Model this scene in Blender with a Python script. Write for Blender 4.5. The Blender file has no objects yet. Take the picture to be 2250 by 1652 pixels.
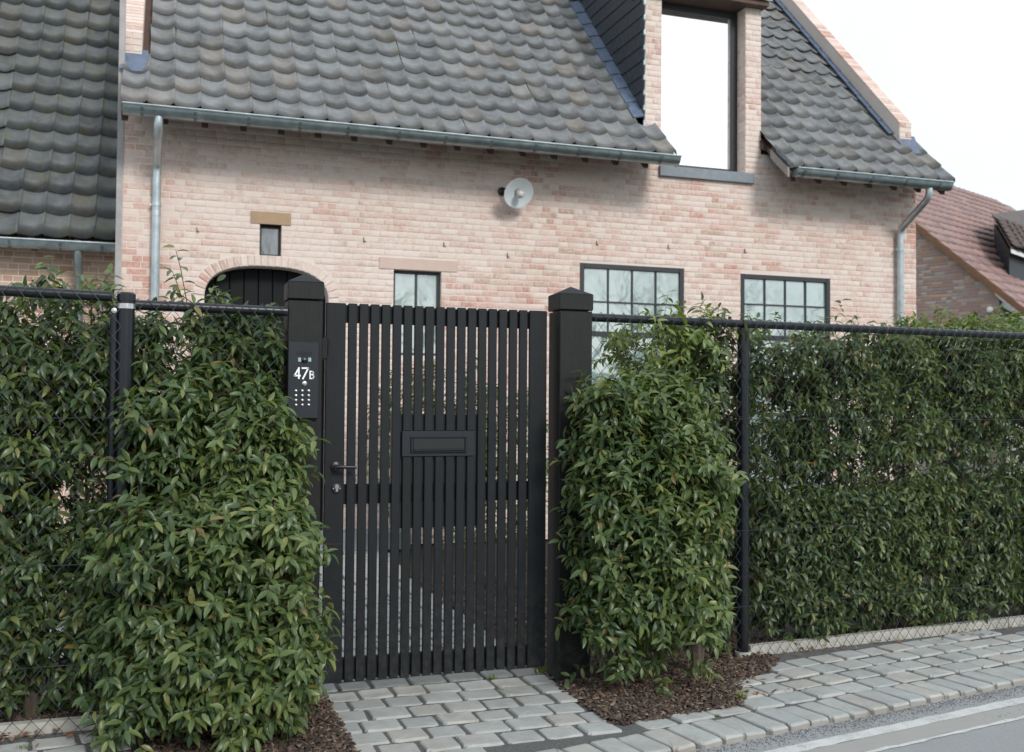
import bpy, math, random
import numpy as np
from mathutils import Matrix, Vector
rnd = random.Random(7); rng = np.random.default_rng(7)
sc = bpy.context.scene
col = sc.collection
# ------------------------------------------------------------------ camera
F_PX = 2220.0
CAM = np.array([-0.704, -4.851, 1.394])
_y, _p, _r = math.radians(18.715), math.radians(1.5734), math.radians(0.4344)
FW = np.array([math.sin(_y)*math.cos(_p), math.cos(_y)*math.cos(_p), math.sin(_p)])
RT = np.array([math.cos(_y), -math.sin(_y), 0.0]); UP = np.cross(RT, FW)
R2 = RT*math.cos(_r)+UP*math.sin(_r); U2 = UP*math.cos(_r)-RT*math.sin(_r)
cam = bpy.data.cameras.new('camera'); camo = bpy.data.objects.new('camera', cam); col.objects.link(camo)
cm = Matrix.Identity(4)
for i in range(3):
    cm[i][0] = R2[i]; cm[i][1] = U2[i]; cm[i][2] = -FW[i]; cm[i][3] = CAM[i]
camo.matrix_world = cm
cam.sensor_width = 36; cam.lens = F_PX/2250*36; cam.clip_end = 600; cam.clip_start = .05
cam.dof.use_dof = True; cam.dof.focus_distance = 4.75; cam.dof.aperture_fstop = 3.6
sc.camera = camo
# ------------------------------------------------------------------ world and sun
SUNDIR = Vector((0.20, -0.82, 0.55)).normalized()      # towards the sun
w = bpy.data.worlds.new('World'); sc.world = w; w.use_nodes = True
nt = w.node_tree; nt.nodes.clear()
sky = nt.nodes.new('ShaderNodeTexSky'); sky.sky_type = 'NISHITA'; sky.sun_disc = False
sky.sun_elevation = math.asin(SUNDIR.z); sky.sun_rotation = math.atan2(SUNDIR.x, SUNDIR.y)
sky.dust_density = 2.0
cl = nt.nodes.new('ShaderNodeRGB'); cl.outputs[0].default_value = (9.8, 11.0, 11.8, 1)
mx = nt.nodes.new('ShaderNodeMix'); mx.data_type = 'RGBA'; mx.inputs[0].default_value = .86
bg = nt.nodes.new('ShaderNodeBackground'); bg.inputs[1].default_value = .086
wo = nt.nodes.new('ShaderNodeOutputWorld')
tc = nt.nodes.new('ShaderNodeTexCoord'); cn = nt.nodes.new('ShaderNodeTexNoise')
cn.inputs['Scale'].default_value = 1.6; cn.inputs['Detail'].default_value = 5
cr = nt.nodes.new('ShaderNodeMapRange'); cr.inputs[1].default_value = .35; cr.inputs[2].default_value = .7
cr.inputs[3].default_value = .74; cr.inputs[4].default_value = .97
nt.links.new(tc.outputs['Generated'], cn.inputs['Vector']); nt.links.new(cn.outputs[0], cr.inputs[0])
nt.links.new(cr.outputs[0], mx.inputs[0])
nt.links.new(sky.outputs[0], mx.inputs[6]); nt.links.new(cl.outputs[0], mx.inputs[7])
nt.links.new(mx.outputs[2], bg.inputs[0]); nt.links.new(bg.outputs[0], wo.inputs[0])
sl = bpy.data.lights.new('sun', 'SUN'); sl.energy = 1.6; sl.angle = math.radians(15); sl.color = (1, .96, .9)
so = bpy.data.objects.new('sun', sl); so.rotation_euler = SUNDIR.to_track_quat('Z', 'Y').to_euler(); col.objects.link(so)
sc.view_settings.view_transform = 'Standard'; sc.view_settings.look = 'None'
sc.view_settings.exposure = 0.40; sc.view_settings.gamma = 1; sc.view_settings.use_curve_mapping = False
sc.cycles.max_bounces = 6; sc.cycles.diffuse_bounces = 3; sc.cycles.glossy_bounces = 3; sc.cycles.transparent_max_bounces = 6

# ------------------------------------------------------------------ measuring: a point of the photograph on a real plane
def ray(X, Y):
    a = X-1125; b = 826-Y
    return FW + R2*(a/F_PX) + U2*(b/F_PX)
def at(X, Y, y=None, z=None, x=None):
    d = ray(X, Y)
    t = (y-CAM[1])/d[1] if y is not None else ((z-CAM[2])/d[2] if z is not None else (x-CAM[0])/d[0])
    return CAM+t*d
def on_plane(X, Y, P, n):
    d = ray(X, Y); P = np.array(P); n = np.array(n)
    return CAM + d*(((P-CAM)@n)/(d@n))

# ------------------------------------------------------------------ materials
def newmat(name):
    m = bpy.data.materials.new(name); m.use_nodes = True
    nt = m.node_tree; b = nt.nodes['Principled BSDF']
    return m, nt, b
def node(nt, typ, **kw):
    n = nt.nodes.new(typ)
    for k, v in kw.items():
        if k in n.inputs: n.inputs[k].default_value = v
        else: setattr(n, k, v)
    return n
def noise_val(nt, scale, detail=3, vec=None, rough=.5):
    n = node(nt, 'ShaderNodeTexNoise'); n.inputs['Scale'].default_value = scale; n.inputs['Detail'].default_value = detail
    n.inputs['Roughness'].default_value = rough
    if vec is not None: nt.links.new(vec, n.inputs['Vector'])
    return n.outputs[0]
def ramp(nt, fac, stops, interp='LINEAR'):
    r = nt.nodes.new('ShaderNodeValToRGB'); r.color_ramp.interpolation = interp
    e = r.color_ramp.elements
    while len(e) < len(stops): e.new(.5)
    for i, (p, c) in enumerate(stops):
        e[i].position = p; e[i].color = (c[0], c[1], c[2], 1) if not isinstance(c, float) else (c, c, c, 1)
    nt.links.new(fac, r.inputs[0]); return r.outputs[0]
def mixc(nt, fac, a, b, typ='MIX'):
    m = nt.nodes.new('ShaderNodeMix'); m.data_type = 'RGBA'; m.blend_type = typ
    for i, v in ((0, fac), (6, a), (7, b)):
        if hasattr(v, 'is_linked') or hasattr(v, 'links'): nt.links.new(v, m.inputs[i])
        else: m.inputs[i].default_value = v if i == 0 else (*v, 1)
    return m.outputs[2]
def bump(nt, b, h, strength=.4, dist=.01):
    n = nt.nodes.new('ShaderNodeBump'); n.inputs['Strength'].default_value = strength; n.inputs['Distance'].default_value = dist
    nt.links.new(h, n.inputs['Height']); nt.links.new(n.outputs[0], b.inputs['Normal'])
def wpos(nt, scale=None):
    g = nt.nodes.new('ShaderNodeNewGeometry')
    if scale is None: return g.outputs['Position']
    m = nt.nodes.new('ShaderNodeMapping'); m.inputs['Scale'].default_value = scale
    nt.links.new(g.outputs['Position'], m.inputs['Vector']); return m.outputs[0]
def piece_random(nt, mul=1.0):
    g = nt.nodes.new('ShaderNodeNewGeometry'); o = nt.nodes.new('ShaderNodeObjectInfo')
    a = node(nt, 'ShaderNodeMath', operation='ADD'); f = node(nt, 'ShaderNodeMath', operation='MULTIPLY_ADD')
    nt.links.new(g.outputs['Random Per Island'], a.inputs[0]); nt.links.new(o.outputs['Random'], a.inputs[1])
    nt.links.new(a.outputs[0], f.inputs[0]); f.inputs[1].default_value = 7.31*mul; f.inputs[2].default_value = .13
    r = node(nt, 'ShaderNodeMath', operation='FRACT'); nt.links.new(f.outputs[0], r.inputs[0])
    return r.outputs[0]
def simple(name, c, rough=.6, metal=0, c2=None, nscale=8, stretch=None, bmp=0, bscale=60, spec=.5, bdist=.004):
    m, nt, b = newmat(name)
    b.inputs['Roughness'].default_value = rough; b.inputs['Metallic'].default_value = metal
    b.inputs['Specular IOR Level'].default_value = spec
    c2 = c2 or tuple(x*.75 for x in c)
    v = wpos(nt, stretch)
    n = noise_val(nt, nscale, 5, v, .6)
    nt.links.new(ramp(nt, n, [(.32, c2), (.68, c)]), b.inputs['Base Color'])
    if bmp: bump(nt, b, noise_val(nt, bscale, 4, v), bmp, bdist)
    return m
M = {}
def brick_mat(name, stops, wash, wash_lo=.15, wash_hi=.85, scale=.9):
    m, nt, b = newmat(name); b.inputs['Roughness'].default_value = .9; b.inputs['Specular IOR Level'].default_value = .2
    p = wpos(nt)
    c = ramp(nt, piece_random(nt), stops)
    n1 = noise_val(nt, scale, 3, p); n2 = noise_val(nt, 26, 5, p, .7)
    a = node(nt, 'ShaderNodeMath', operation='MULTIPLY_ADD'); nt.links.new(n2, a.inputs[0]); a.inputs[1].default_value = .9
    nt.links.new(n1, a.inputs[2])
    r = node(nt, 'ShaderNodeMapRange'); nt.links.new(a.outputs[0], r.inputs[0])
    r.inputs[1].default_value = .72; r.inputs[2].default_value = 1.18; r.inputs[3].default_value = wash_lo; r.inputs[4].default_value = wash_hi
    nt.links.new(mixc(nt, r.outputs[0], c, wash), b.inputs['Base Color'])
    bump(nt, b, noise_val(nt, 90, 4, p, .7), .5, .004)
    return m
M['brick'] = brick_mat('pale_washed_brick', [(0, (.68, .555, .50)), (.28, (.66, .505, .45)), (.44, (.60, .41, .355)), (.60, (.56, .33, .275)), (.78, (.51, .24, .185)), (.92, (.40, .24, .18)), (1, (.64, .53, .44))], (.72, .62, .565), .0, .90)
M['brick_plain'] = brick_mat('annex_brick', [(0, (.52, .37, .28)), (.4, (.47, .31, .22)), (.7, (.42, .23, .15)), (.9, (.36, .22, .15)), (1, (.55, .42, .33))], (.55, .43, .35), .05, .5)
M['brick_red'] = brick_mat('mottled_red_grey_brick', [(0, (.30, .20, .18)), (.35, (.38, .20, .16)), (.6, (.28, .24, .23)), (.8, (.45, .38, .35)), (.93, (.45, .25, .12)), (1, (.22, .20, .20))], (.40, .32, .30), 0, .3)
M['mortar'] = simple('lime_mortar', (.72, .625, .57), .95, c2=(.66, .56, .50), nscale=3, bmp=.4, bscale=120)
M['mortar_dark'] = simple('grey_mortar', (.34, .32, .31), .95, c2=(.26, .24, .23), nscale=3)
def tile_mat(name, a, bcol, moss, mossamt):
    m, nt, b = newmat(name); b.inputs['Roughness'].default_value = .55; b.inputs['Specular IOR Level'].default_value = .35
    p = wpos(nt); r = piece_random(nt)
    c = ramp(nt, r, [(0, a), (.35, bcol), (.6, a), (.8, tuple(x*.7 for x in bcol)), (.93, (a[0]*1.05, a[1]*.92, a[2]*.8)), (1, tuple(x*1.25 for x in a))])
    n = noise_val(nt, 7, 6, p, .7)
    c = mixc(nt, ramp(nt, n, [(.4, 0.0), (.75, .55)]), c, tuple(min(1, x*1.9) for x in a))
    n2 = noise_val(nt, 5.3, 6, wpos(nt, (1.3, 1, 1)), .75)
    c = mixc(nt, ramp(nt, n2, [(.56-mossamt*.12, 0.0), (.75-mossamt*.1, .25+mossamt*.6)]), c, moss)
    nt.links.new(c, b.inputs['Base Color']); bump(nt, b, noise_val(nt, 70, 5, p, .7), .35, .004)
    return m
M['tile'] = tile_mat('weathered_grey_pantile', (.172, .176, .184), (.116, .121, .129), (.18, .165, .11), .50)
M['tile_moss'] = tile_mat('mossy_dark_pantile', (.100, .108, .112), (.070, .076, .082), (.13, .13, .06), .55)
M['tile_red'] = tile_mat('muted_red_tile', (.255, .160, .145), (.215, .135, .125), (.20, .16, .15), .5)
M['tile_dark'] = tile_mat('dark_brown_tile', (.07, .055, .05), (.05, .04, .04), (.25, .13, .08), .6)
M['slate'] = simple('dark_slate', (.040, .045, .055), .45, c2=(.018, .021, .028), nscale=22, bmp=.3)
M['lead'] = simple('blue_grey_lead', (.14, .175, .25), .5, .1, c2=(.09, .12, .18), nscale=14)
def zinc(name, c, c2):
    return simple(name, c, .38, .75, c2=c2, nscale=9, bmp=.1, bscale=30)
M['zinc'] = zinc('weathered_zinc', (.34, .40, .41), (.20, .25, .27))
M['zinc_bright'] = zinc('bright_zinc', (.55, .60, .62), (.36, .42, .45))
M['stone_sill'] = simple('blue_grey_stone', (.23, .26, .29), .6, c2=(.18, .205, .23), nscale=18)
M['stone_buff'] = simple('buff_stone', (.42, .29, .18), .85, c2=(.36, .25, .17), nscale=9, bmp=.3)
M['stone_pink'] = simple('pinkish_stone', (.56, .42, .36), .85, c2=(.60, .47, .41), nscale=7, bmp=.3)
M['frame'] = simple('anthracite_window_paint', (.022, .026, .031), .45, c2=(.017, .020, .025), nscale=5)
M['door_black'] = simple('black_door_paint', (.007, .008, .0095), .6, c2=(.005, .0055, .0065), spec=.2, nscale=5)
M['soffit'] = simple('brown_soffit_timber', (.11, .065, .045), .7, c2=(.07, .04, .03), nscale=10)
def wood(name, a, b2, horizontal=False):
    m = simple(name, a, .55, c2=b2, nscale=3, stretch=(30, 30, 1.2) if not horizontal else (1.2, 30, 30), bmp=.35, bscale=9, spec=.28, bdist=.002)
    nt = m.node_tree; b = nt.nodes['Principled BSDF']; src = b.inputs['Base Color'].links[0].from_socket
    g = nt.nodes.new('ShaderNodeNewGeometry'); sx = nt.nodes.new('ShaderNodeSeparateXYZ'); nt.links.new(g.outputs['Position'], sx.inputs[0])
    mr = node(nt, 'ShaderNodeMapRange'); nt.links.new(sx.outputs[2], mr.inputs[0]); mr.inputs[1].default_value = .0; mr.inputs[2].default_value = .55; mr.inputs[3].default_value = .5; mr.inputs[4].default_value = .06
    dn = node(nt, 'ShaderNodeMath', operation='MULTIPLY'); nt.links.new(mr.outputs[0], dn.inputs[0])
    nt.links.new(ramp(nt, noise_val(nt, 22, 7, wpos(nt), .8), [(.45, 0.0), (.72, 1.0)]), dn.inputs[1])
    nt.links.new(mixc(nt, dn.outputs[0], src, (.085, .08, .07)), b.inputs['Base Color'])   # splashed dirt
    return m
M['wood'] = wood('black_stained_timber', (.0100, .0128, .0160), (.0062, .0080, .0102))
M['post'] = wood('black_brown_stained_timber', (.0125, .0126, .0130), (.0072, .0077, .0085))
M['metal_black'] = simple('black_powder_coat', (.010, .012, .015), .38, c2=(.011, .012, .015), nscale=20)
M['pipe_black'] = simple('black_coated_fence_pipe', (.007, .009, .013), .30, c2=(.005, .006, .009), nscale=12)
M['wire'] = simple('black_plastic_wire', (.040, .046, .056), .35, c2=(.028, .033, .042), nscale=20)
M['steel'] = simple('brushed_steel', (.62, .61, .60), .28, .9, c2=(.45, .45, .45), nscale=60)
M['plate_dark'] = simple('charcoal_intercom_plate', (.018, .022, .028), .5, c2=(.015, .019, .024), spec=.3, nscale=10)
M['white_print'] = simple('white_number_lacquer', (.85, .87, .86), .5, c2=(.82, .84, .84))
M['pale_lens'] = simple('pale_green_light_window', (.36, .48, .45), .3, c2=(.3, .42, .4))
M['lens'] = simple('camera_dome', (.006, .006, .008), .04, c2=(.006, .006, .008), spec=1)
M['enamel'] = simple('white_enamel', (.62, .66, .68), .3, c2=(.55, .60, .62))
M['bulb'] = simple('frosted_glass_bulb', (.55, .56, .55), .12, c2=(.45, .45, .44))
M['concrete'] = simple('pale_concrete', (.50, .48, .44), .9, c2=(.36, .35, .31), nscale=5, bmp=.5, bscale=140)
M['joint'] = simple('dark_grit_joint', (.20, .198, .195), .95, c2=(.07, .07, .072), nscale=180, bmp=1, bscale=220, bdist=.01)
M['grit'] = simple('grey_grit', (.22, .225, .235), .9, c2=(.09, .09, .10), nscale=240)
M['soil'] = simple('dark_soil', (.045, .030, .022), .98, c2=(.02, .014, .011), nscale=40, bmp=1, bscale=80, bdist=.02)
M['grass'] = simple('grass', (.06, .10, .02), .7, c2=(.04, .07, .015), nscale=3)
M['bark'] = simple('grey_brown_bark', (.10, .075, .055), .9, c2=(.05, .04, .03), nscale=40, bmp=.8, bscale=60)
M['twig'] = simple('red_brown_twig', (.11, .035, .025), .6, c2=(.06, .022, .016), nscale=40)
M['bare_wood'] = simple('bare_tree_bark', (.07, .055, .045), .9, c2=(.04, .03, .025), nscale=8)
M['paving_light'] = simple('light_garden_gravel', (.42, .43, .44), .9, c2=(.30, .31, .32), nscale=60, bmp=.6)
M['white_paint'] = simple('white_paint', (.72, .73, .73), .6, c2=(.65, .66, .66))
M['seal'] = simple('grey_seal', (.3, .3, .3), .6)

def sett_mat():
    m, nt, b = newmat('grey_sandstone_sett'); b.inputs['Roughness'].default_value = .75; b.inputs['Specular IOR Level'].default_value = .3
    r = piece_random(nt); p = wpos(nt)
    c = ramp(nt, r, [(0, (.39, .41, .41)), (.3, (.43, .44, .43)), (.5, (.365, .39, .395)), (.7, (.46, .455, .43)), (.85, (.42, .395, .365)), (1, (.45, .465, .46))])
    n = noise_val(nt, 11, 6, p, .7)
    c = mixc(nt, ramp(nt, n, [(.35, .0), (.7, .6)]), c, (.30, .30, .285))
    n4 = noise_val(nt, 3.1, 5, p, .7)
    c = mixc(nt, ramp(nt, n4, [(.48, .0), (.72, .55)]), c, (.24, .225, .20))
    n3 = noise_val(nt, 70, 5, p, .8)
    c = mixc(nt, ramp(nt, n3, [(.5, .0), (.75, .35)]), c, (.38, .37, .35))
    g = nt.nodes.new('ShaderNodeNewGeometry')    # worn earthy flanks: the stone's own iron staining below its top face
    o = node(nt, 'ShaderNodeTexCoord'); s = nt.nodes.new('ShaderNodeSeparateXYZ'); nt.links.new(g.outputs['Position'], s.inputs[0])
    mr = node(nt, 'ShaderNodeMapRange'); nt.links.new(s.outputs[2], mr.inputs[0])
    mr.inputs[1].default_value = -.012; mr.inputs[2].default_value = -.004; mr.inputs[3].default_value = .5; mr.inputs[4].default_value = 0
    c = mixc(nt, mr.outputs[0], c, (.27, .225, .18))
    nt.links.new(c, b.inputs['Base Color'])
    bump(nt, b, noise_val(nt, 38, 6, p, .75), .55, .006)
    return m
M['sett'] = sett_mat()
def asphalt():
    m, nt, b = newmat('light_worn_asphalt'); b.inputs['Roughness'].default_value = .85
    p = wpos(nt)
    n = noise_val(nt, 260, 3, p, .8); big = noise_val(nt, 2.2, 4, p)
    c = ramp(nt, n, [(.3, (.20, .205, .215)), (.55, (.33, .34, .35)), (.75, (.48, .485, .49))])
    c = mixc(nt, ramp(nt, big, [(.35, .0), (.7, .5)]), c, (.25, .245, .235))
    nt.links.new(c, b.inputs['Base Color']); bump(nt, b, n, .7, .004)
    return m
M['asphalt'] = asphalt()
def worn_line(name, base, wear, lo, hi):
    m, nt, b = newmat(name); b.inputs['Roughness'].default_value = .8
    p = wpos(nt)
    n = noise_val(nt, 9, 8, p, .8)
    n2 = noise_val(nt, 230, 3, p, .8)
    a = node(nt, 'ShaderNodeMath', operation='ADD'); nt.links.new(n, a.inputs[0]); nt.links.new(n2, a.inputs[1])
    c = mixc(nt, ramp(nt, a.outputs[0], [(lo, 0.0), (hi, 1.0)]), wear, base)
    nt.links.new(c, b.inputs['Base Color']); bump(nt, b, n2, .5, .003)
    return m
M['line'] = worn_line('worn_white_road_paint', (.58, .58, .57), (.30, .30, .30), .80, 1.0)
M['channel'] = worn_line('dusty_concrete_channel', (.34, .33, .31), (.28, .28, .28), .7, 1.15)
def chip_mat(name, stops):
    m, nt, b = newmat(name); b.inputs['Roughness'].default_value = .85
    c = ramp(nt, piece_random(nt), stops)
    nt.links.new(c, b.inputs['Base Color']); return m
M['chip'] = chip_mat('bark_mulch_chip', [(0, (.040, .027, .021)), (.4, (.062, .040, .030)), (.7, (.095, .063, .047)), (.9, (.16, .115, .085)), (1, (.24, .185, .14))])
M['dry_leaf'] = chip_mat('dry_fallen_leaf', [(0, (.13, .06, .03)), (.5, (.22, .11, .06)), (1, (.30, .19, .12))])
M['grit_stone'] = chip_mat('loose_grit_stone', [(0, (.07, .07, .08)), (.5, (.16, .165, .17)), (.85, (.26, .26, .27)), (1, (.5, .5, .5))])
def leaf_mat(name, stops, rough=.36):
    m, nt, b = newmat(name); b.inputs['Roughness'].default_value = rough; b.inputs['Specular IOR Level'].default_value = .45
    c = ramp(nt, piece_random(nt), stops)
    g = nt.nodes.new('ShaderNodeNewGeometry')
    c = mixc(nt, g.outputs['Backfacing'], c, mixc(nt, 1.0, c, (1.5, 1.45, 1.3), 'MULTIPLY'))
    nt.links.new(c, b.inputs['Base Color'])
    tr = nt.nodes.new('ShaderNodeBsdfTranslucent'); nt.links.new(mixc(nt, 1.0, c, (1.5, 1.6, .6), 'MULTIPLY'), tr.inputs[0])
    ms = nt.nodes.new('ShaderNodeMixShader'); ms.inputs[0].default_value = .22
    out = nt.nodes['Material Output']
    nt.links.new(b.outputs[0], ms.inputs[1]); nt.links.new(tr.outputs[0], ms.inputs[2]); nt.links.new(ms.outputs[0], out.inputs[0])
    return m
M['leaf'] = leaf_mat('dark_laurel_leaf', [(0, (.036, .064, .028)), (.3, (.055, .092, .035)), (.55, (.074, .114, .040)), (.78, (.105, .146, .047)), (.93, (.13, .16, .05)), (.985, (.18, .19, .06)), (1, (.20, .12, .05))])
M['leaf_light'] = leaf_mat('fresh_laurel_leaf', [(0, (.060, .098, .038)), (.4, (.090, .132, .047)), (.7, (.120, .165, .055)), (.92, (.15, .185, .058)), (.985, (.21, .22, .07)), (1, (.20, .13, .06))])
M['leaf_yellow'] = leaf_mat('young_yellow_green_leaf', [(0, (.075, .12, .035)), (.5, (.12, .17, .04)), (1, (.20, .24, .06))])
M['leaf_deep'] = leaf_mat('deep_green_leaf', [(0, (.028, .050, .024)), (.5, (.046, .074, .030)), (.85, (.075, .105, .038)), (1, (.12, .15, .05))])
def glass_mat(name, inside, refl, rough=.02, wav=.0):
    m, nt, b = newmat(name); out = nt.nodes['Material Output']
    p = wpos(nt, (1, 1, .6))
    n = noise_val(nt, 2.2, 2, p)
    c = mixc(nt, n, inside, tuple(x*.7 for x in inside)); nt.links.new(c, b.inputs['Base Color'])
    b.inputs['Roughness'].default_value = .5
    g = nt.nodes.new('ShaderNodeBsdfGlossy'); g.inputs['Roughness'].default_value = rough; g.inputs[0].default_value = (.96, .97, .98, 1)
    fr = nt.nodes.new('ShaderNodeFresnel'); fr.inputs[0].default_value = 1.5
    mr = node(nt, 'ShaderNodeMapRange'); nt.links.new(fr.outputs[0], mr.inputs[0]); mr.inputs[1].default_value = .04; mr.inputs[3].default_value = refl
    ms = nt.nodes.new('ShaderNodeMixShader'); nt.links.new(mr.outputs[0], ms.inputs[0])
    nt.links.new(b.outputs[0], ms.inputs[1]); nt.links.new(g.outputs[0], ms.inputs[2]); nt.links.new(ms.outputs[0], out.inputs[0])
    if wav:
        bn = nt.nodes.new('ShaderNodeBump'); bn.inputs['Strength'].default_value = wav; bn.inputs['Distance'].default_value = .01
        nt.links.new(noise_val(nt, 3, 2, wpos(nt)), bn.inputs['Height']); nt.links.new(bn.outputs[0], g.inputs['Normal'])
    return m
M['glass'] = glass_mat('coated_glass_over_pale_blind', (.27, .38, .355), .34, .02, .12)
M['glass_sky'] = glass_mat('mirror_coated_glass', (.6, .62, .63), .9, .02)
M['glass_dark'] = glass_mat('dark_room_glass', (.035, .035, .035), .22, .02)

# ------------------------------------------------------------------ mesh helpers
BASE = {}
def setp(o, label=None, cat=None, group=None, kind=None):
    if label: o['label'] = label
    if cat: o['category'] = cat
    if group: o['group'] = group
    if kind: o['kind'] = kind
    return o
def thing(name, label, cat, loc=(0, 0, 0), group=None):
    o = bpy.data.objects.new(name, None); col.objects.link(o); o.location = loc; o.empty_display_size = .1
    BASE[o.name] = np.array(loc, float); return setp(o, label, cat, group)
def link(name, me, mat, parent=None, kind=None, label=None):
    o = bpy.data.objects.new(name, me); col.objects.link(o)
    if parent is not None: o.parent = parent; BASE[o.name] = BASE[parent.name]
    else: BASE[o.name] = np.zeros(3)
    if mat is not None and len(me.materials) == 0: me.materials.append(mat)
    return setp(o, label, None, None, kind)
class MB:
    def __init__(s): s.v = []; s.f = []; s.sm = False
    def add(s, vs, fs):
        n = len(s.v); s.v += [tuple(map(float, p)) for p in vs]; s.f += [tuple(i+n for i in f) for f in fs]; return s
    def box(s, x0, x1, y0, y1, z0, z1):
        return s.add([(x0, y0, z0), (x1, y0, z0), (x1, y1, z0), (x0, y1, z0), (x0, y0, z1), (x1, y0, z1), (x1, y1, z1), (x0, y1, z1)],
                     [(0, 3, 2, 1), (4, 5, 6, 7), (0, 1, 5, 4), (1, 2, 6, 5), (2, 3, 7, 6), (3, 0, 4, 7)])
    def obox(s, o, ax, ay, az):
        o, ax, ay, az = map(np.array, (o, ax, ay, az))
        c = [o, o+ax, o+ax+ay, o+ay]; c += [p+az for p in c]
        return s.add(c, [(0, 3, 2, 1), (4, 5, 6, 7), (0, 1, 5, 4), (1, 2, 6, 5), (2, 3, 7, 6), (3, 0, 4, 7)])
    def cbox(s, x0, x1, y0, y1, z0, z1, c=.002):
        vs = []; idx = {}
        for i, x in enumerate((x0, x1)):
            for j, y in enumerate((y0, y1)):
                for k, z in enumerate((z0, z1)):
                    dx, dy, dz = (c, -c)[i], (c, -c)[j], (c, -c)[k]
                    for a, p in enumerate([(x, y+dy, z+dz), (x+dx, y, z+dz), (x+dx, y+dy, z)]):
                        idx[i, j, k, a] = len(vs); vs.append(p)
        fs = []
        def g(*t): fs.append(tuple(idx[q] for q in t))
        for i in (0, 1):
            q = [(i, 0, 0, 0), (i, 1, 0, 0), (i, 1, 1, 0), (i, 0, 1, 0)]; g(*(q if i else q[::-1]))
            q = [(0, i, 0, 1), (1, i, 0, 1), (1, i, 1, 1), (0, i, 1, 1)]; g(*(q[::-1] if i else q))
            q = [(0, 0, i, 2), (1, 0, i, 2), (1, 1, i, 2), (0, 1, i, 2)]; g(*(q if i else q[::-1]))
        for i in (0, 1):
            for j in (0, 1):
                q = [(i, j, 0, 0), (i, j, 1, 0), (i, j, 1, 1), (i, j, 0, 1)]; g(*(q if (i+j) % 2 else q[::-1]))
                q = [(i, 0, j, 0), (i, 1, j, 0), (i, 1, j, 2), (i, 0, j, 2)]; g(*(q[::-1] if (i+j) % 2 else q))
                q = [(0, i, j, 1), (1, i, j, 1), (1, i, j, 2), (0, i, j, 2)]; g(*(q if (i+j) % 2 else q[::-1]))
                for k in (0, 1):
                    q = [(i, j, k, 0), (i, j, k, 1), (i, j, k, 2)]; g(*(q if (i+j+k) % 2 else q[::-1]))
        return s.add(vs, fs)
    def prism(s, poly, d):
        n = len(poly); d = np.array(d); a = [np.array(p) for p in poly]
        fs = [tuple(range(n))[::-1], tuple(range(n, 2*n))]+[(i, (i+1) % n, (i+1) % n+n, i+n) for i in range(n)]
        return s.add(a+[p+d for p in a], fs)
    def tube(s, pts, rad, n=8, caps=True):
        pts = [np.array(p, float) for p in pts]; m = len(pts)
        if not hasattr(rad, '__len__'): rad = [rad]*m
        vs = []; prev = None
        for i, p in enumerate(pts):
            t = pts[min(i+1, m-1)]-pts[max(i-1, 0)]; t /= (np.linalg.norm(t)+1e-9)
            if prev is None:
                a = np.cross(t, (0, 0, 1) if abs(t[2]) < .9 else (1, 0, 0))
            else: a = prev-t*(prev@t)
            a /= (np.linalg.norm(a)+1e-9); prev = a; b = np.cross(t, a)
            for k in range(n):
                q = 2*math.pi*k/n; vs.append(p+rad[i]*(a*math.cos(q)+b*math.sin(q)))
        fs = [(i*n+k, i*n+(k+1) % n, (i+1)*n+(k+1) % n, (i+1)*n+k) for i in range(m-1) for k in range(n)]
        if caps: fs += [tuple(range(n))[::-1], tuple(range((m-1)*n, m*n))]
        return s.add(vs, fs)
    def lathe(s, c, axis, prof, n=20, cap=False):
        c = np.array(c, float); t = np.array(axis, float); t /= np.linalg.norm(t)
        a = np.cross(t, (0, 0, 1) if abs(t[2]) < .9 else (1, 0, 0)); a /= np.linalg.norm(a); b = np.cross(t, a)
        vs = []
        for h, r in prof:
            for k in range(n):
                q = 2*math.pi*k/n; vs.append(c+t*h+r*(a*math.cos(q)+b*math.sin(q)))
        m = len(prof); fs = [(i*n+k, i*n+(k+1) % n, (i+1)*n+(k+1) % n, (i+1)*n+k) for i in range(m-1) for k in range(n)]
        if cap: fs += [tuple(range(n))[::-1], tuple(range((m-1)*n, m*n))]
        return s.add(vs, fs)
    def build(s, name, mat, parent=None, smooth=False, kind=None, label=None):
        b = BASE[parent.name] if parent is not None else np.zeros(3)
        me = bpy.data.meshes.new(name); me.from_pydata([tuple(np.array(p)-b) for p in s.v], [], s.f); me.update()
        if smooth:
            me.polygons.foreach_set('use_smooth', [True]*len(me.polygons))
            me.set_sharp_from_angle(angle=math.radians(40))
        return link(name, me, mat, parent, kind, label)
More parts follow.
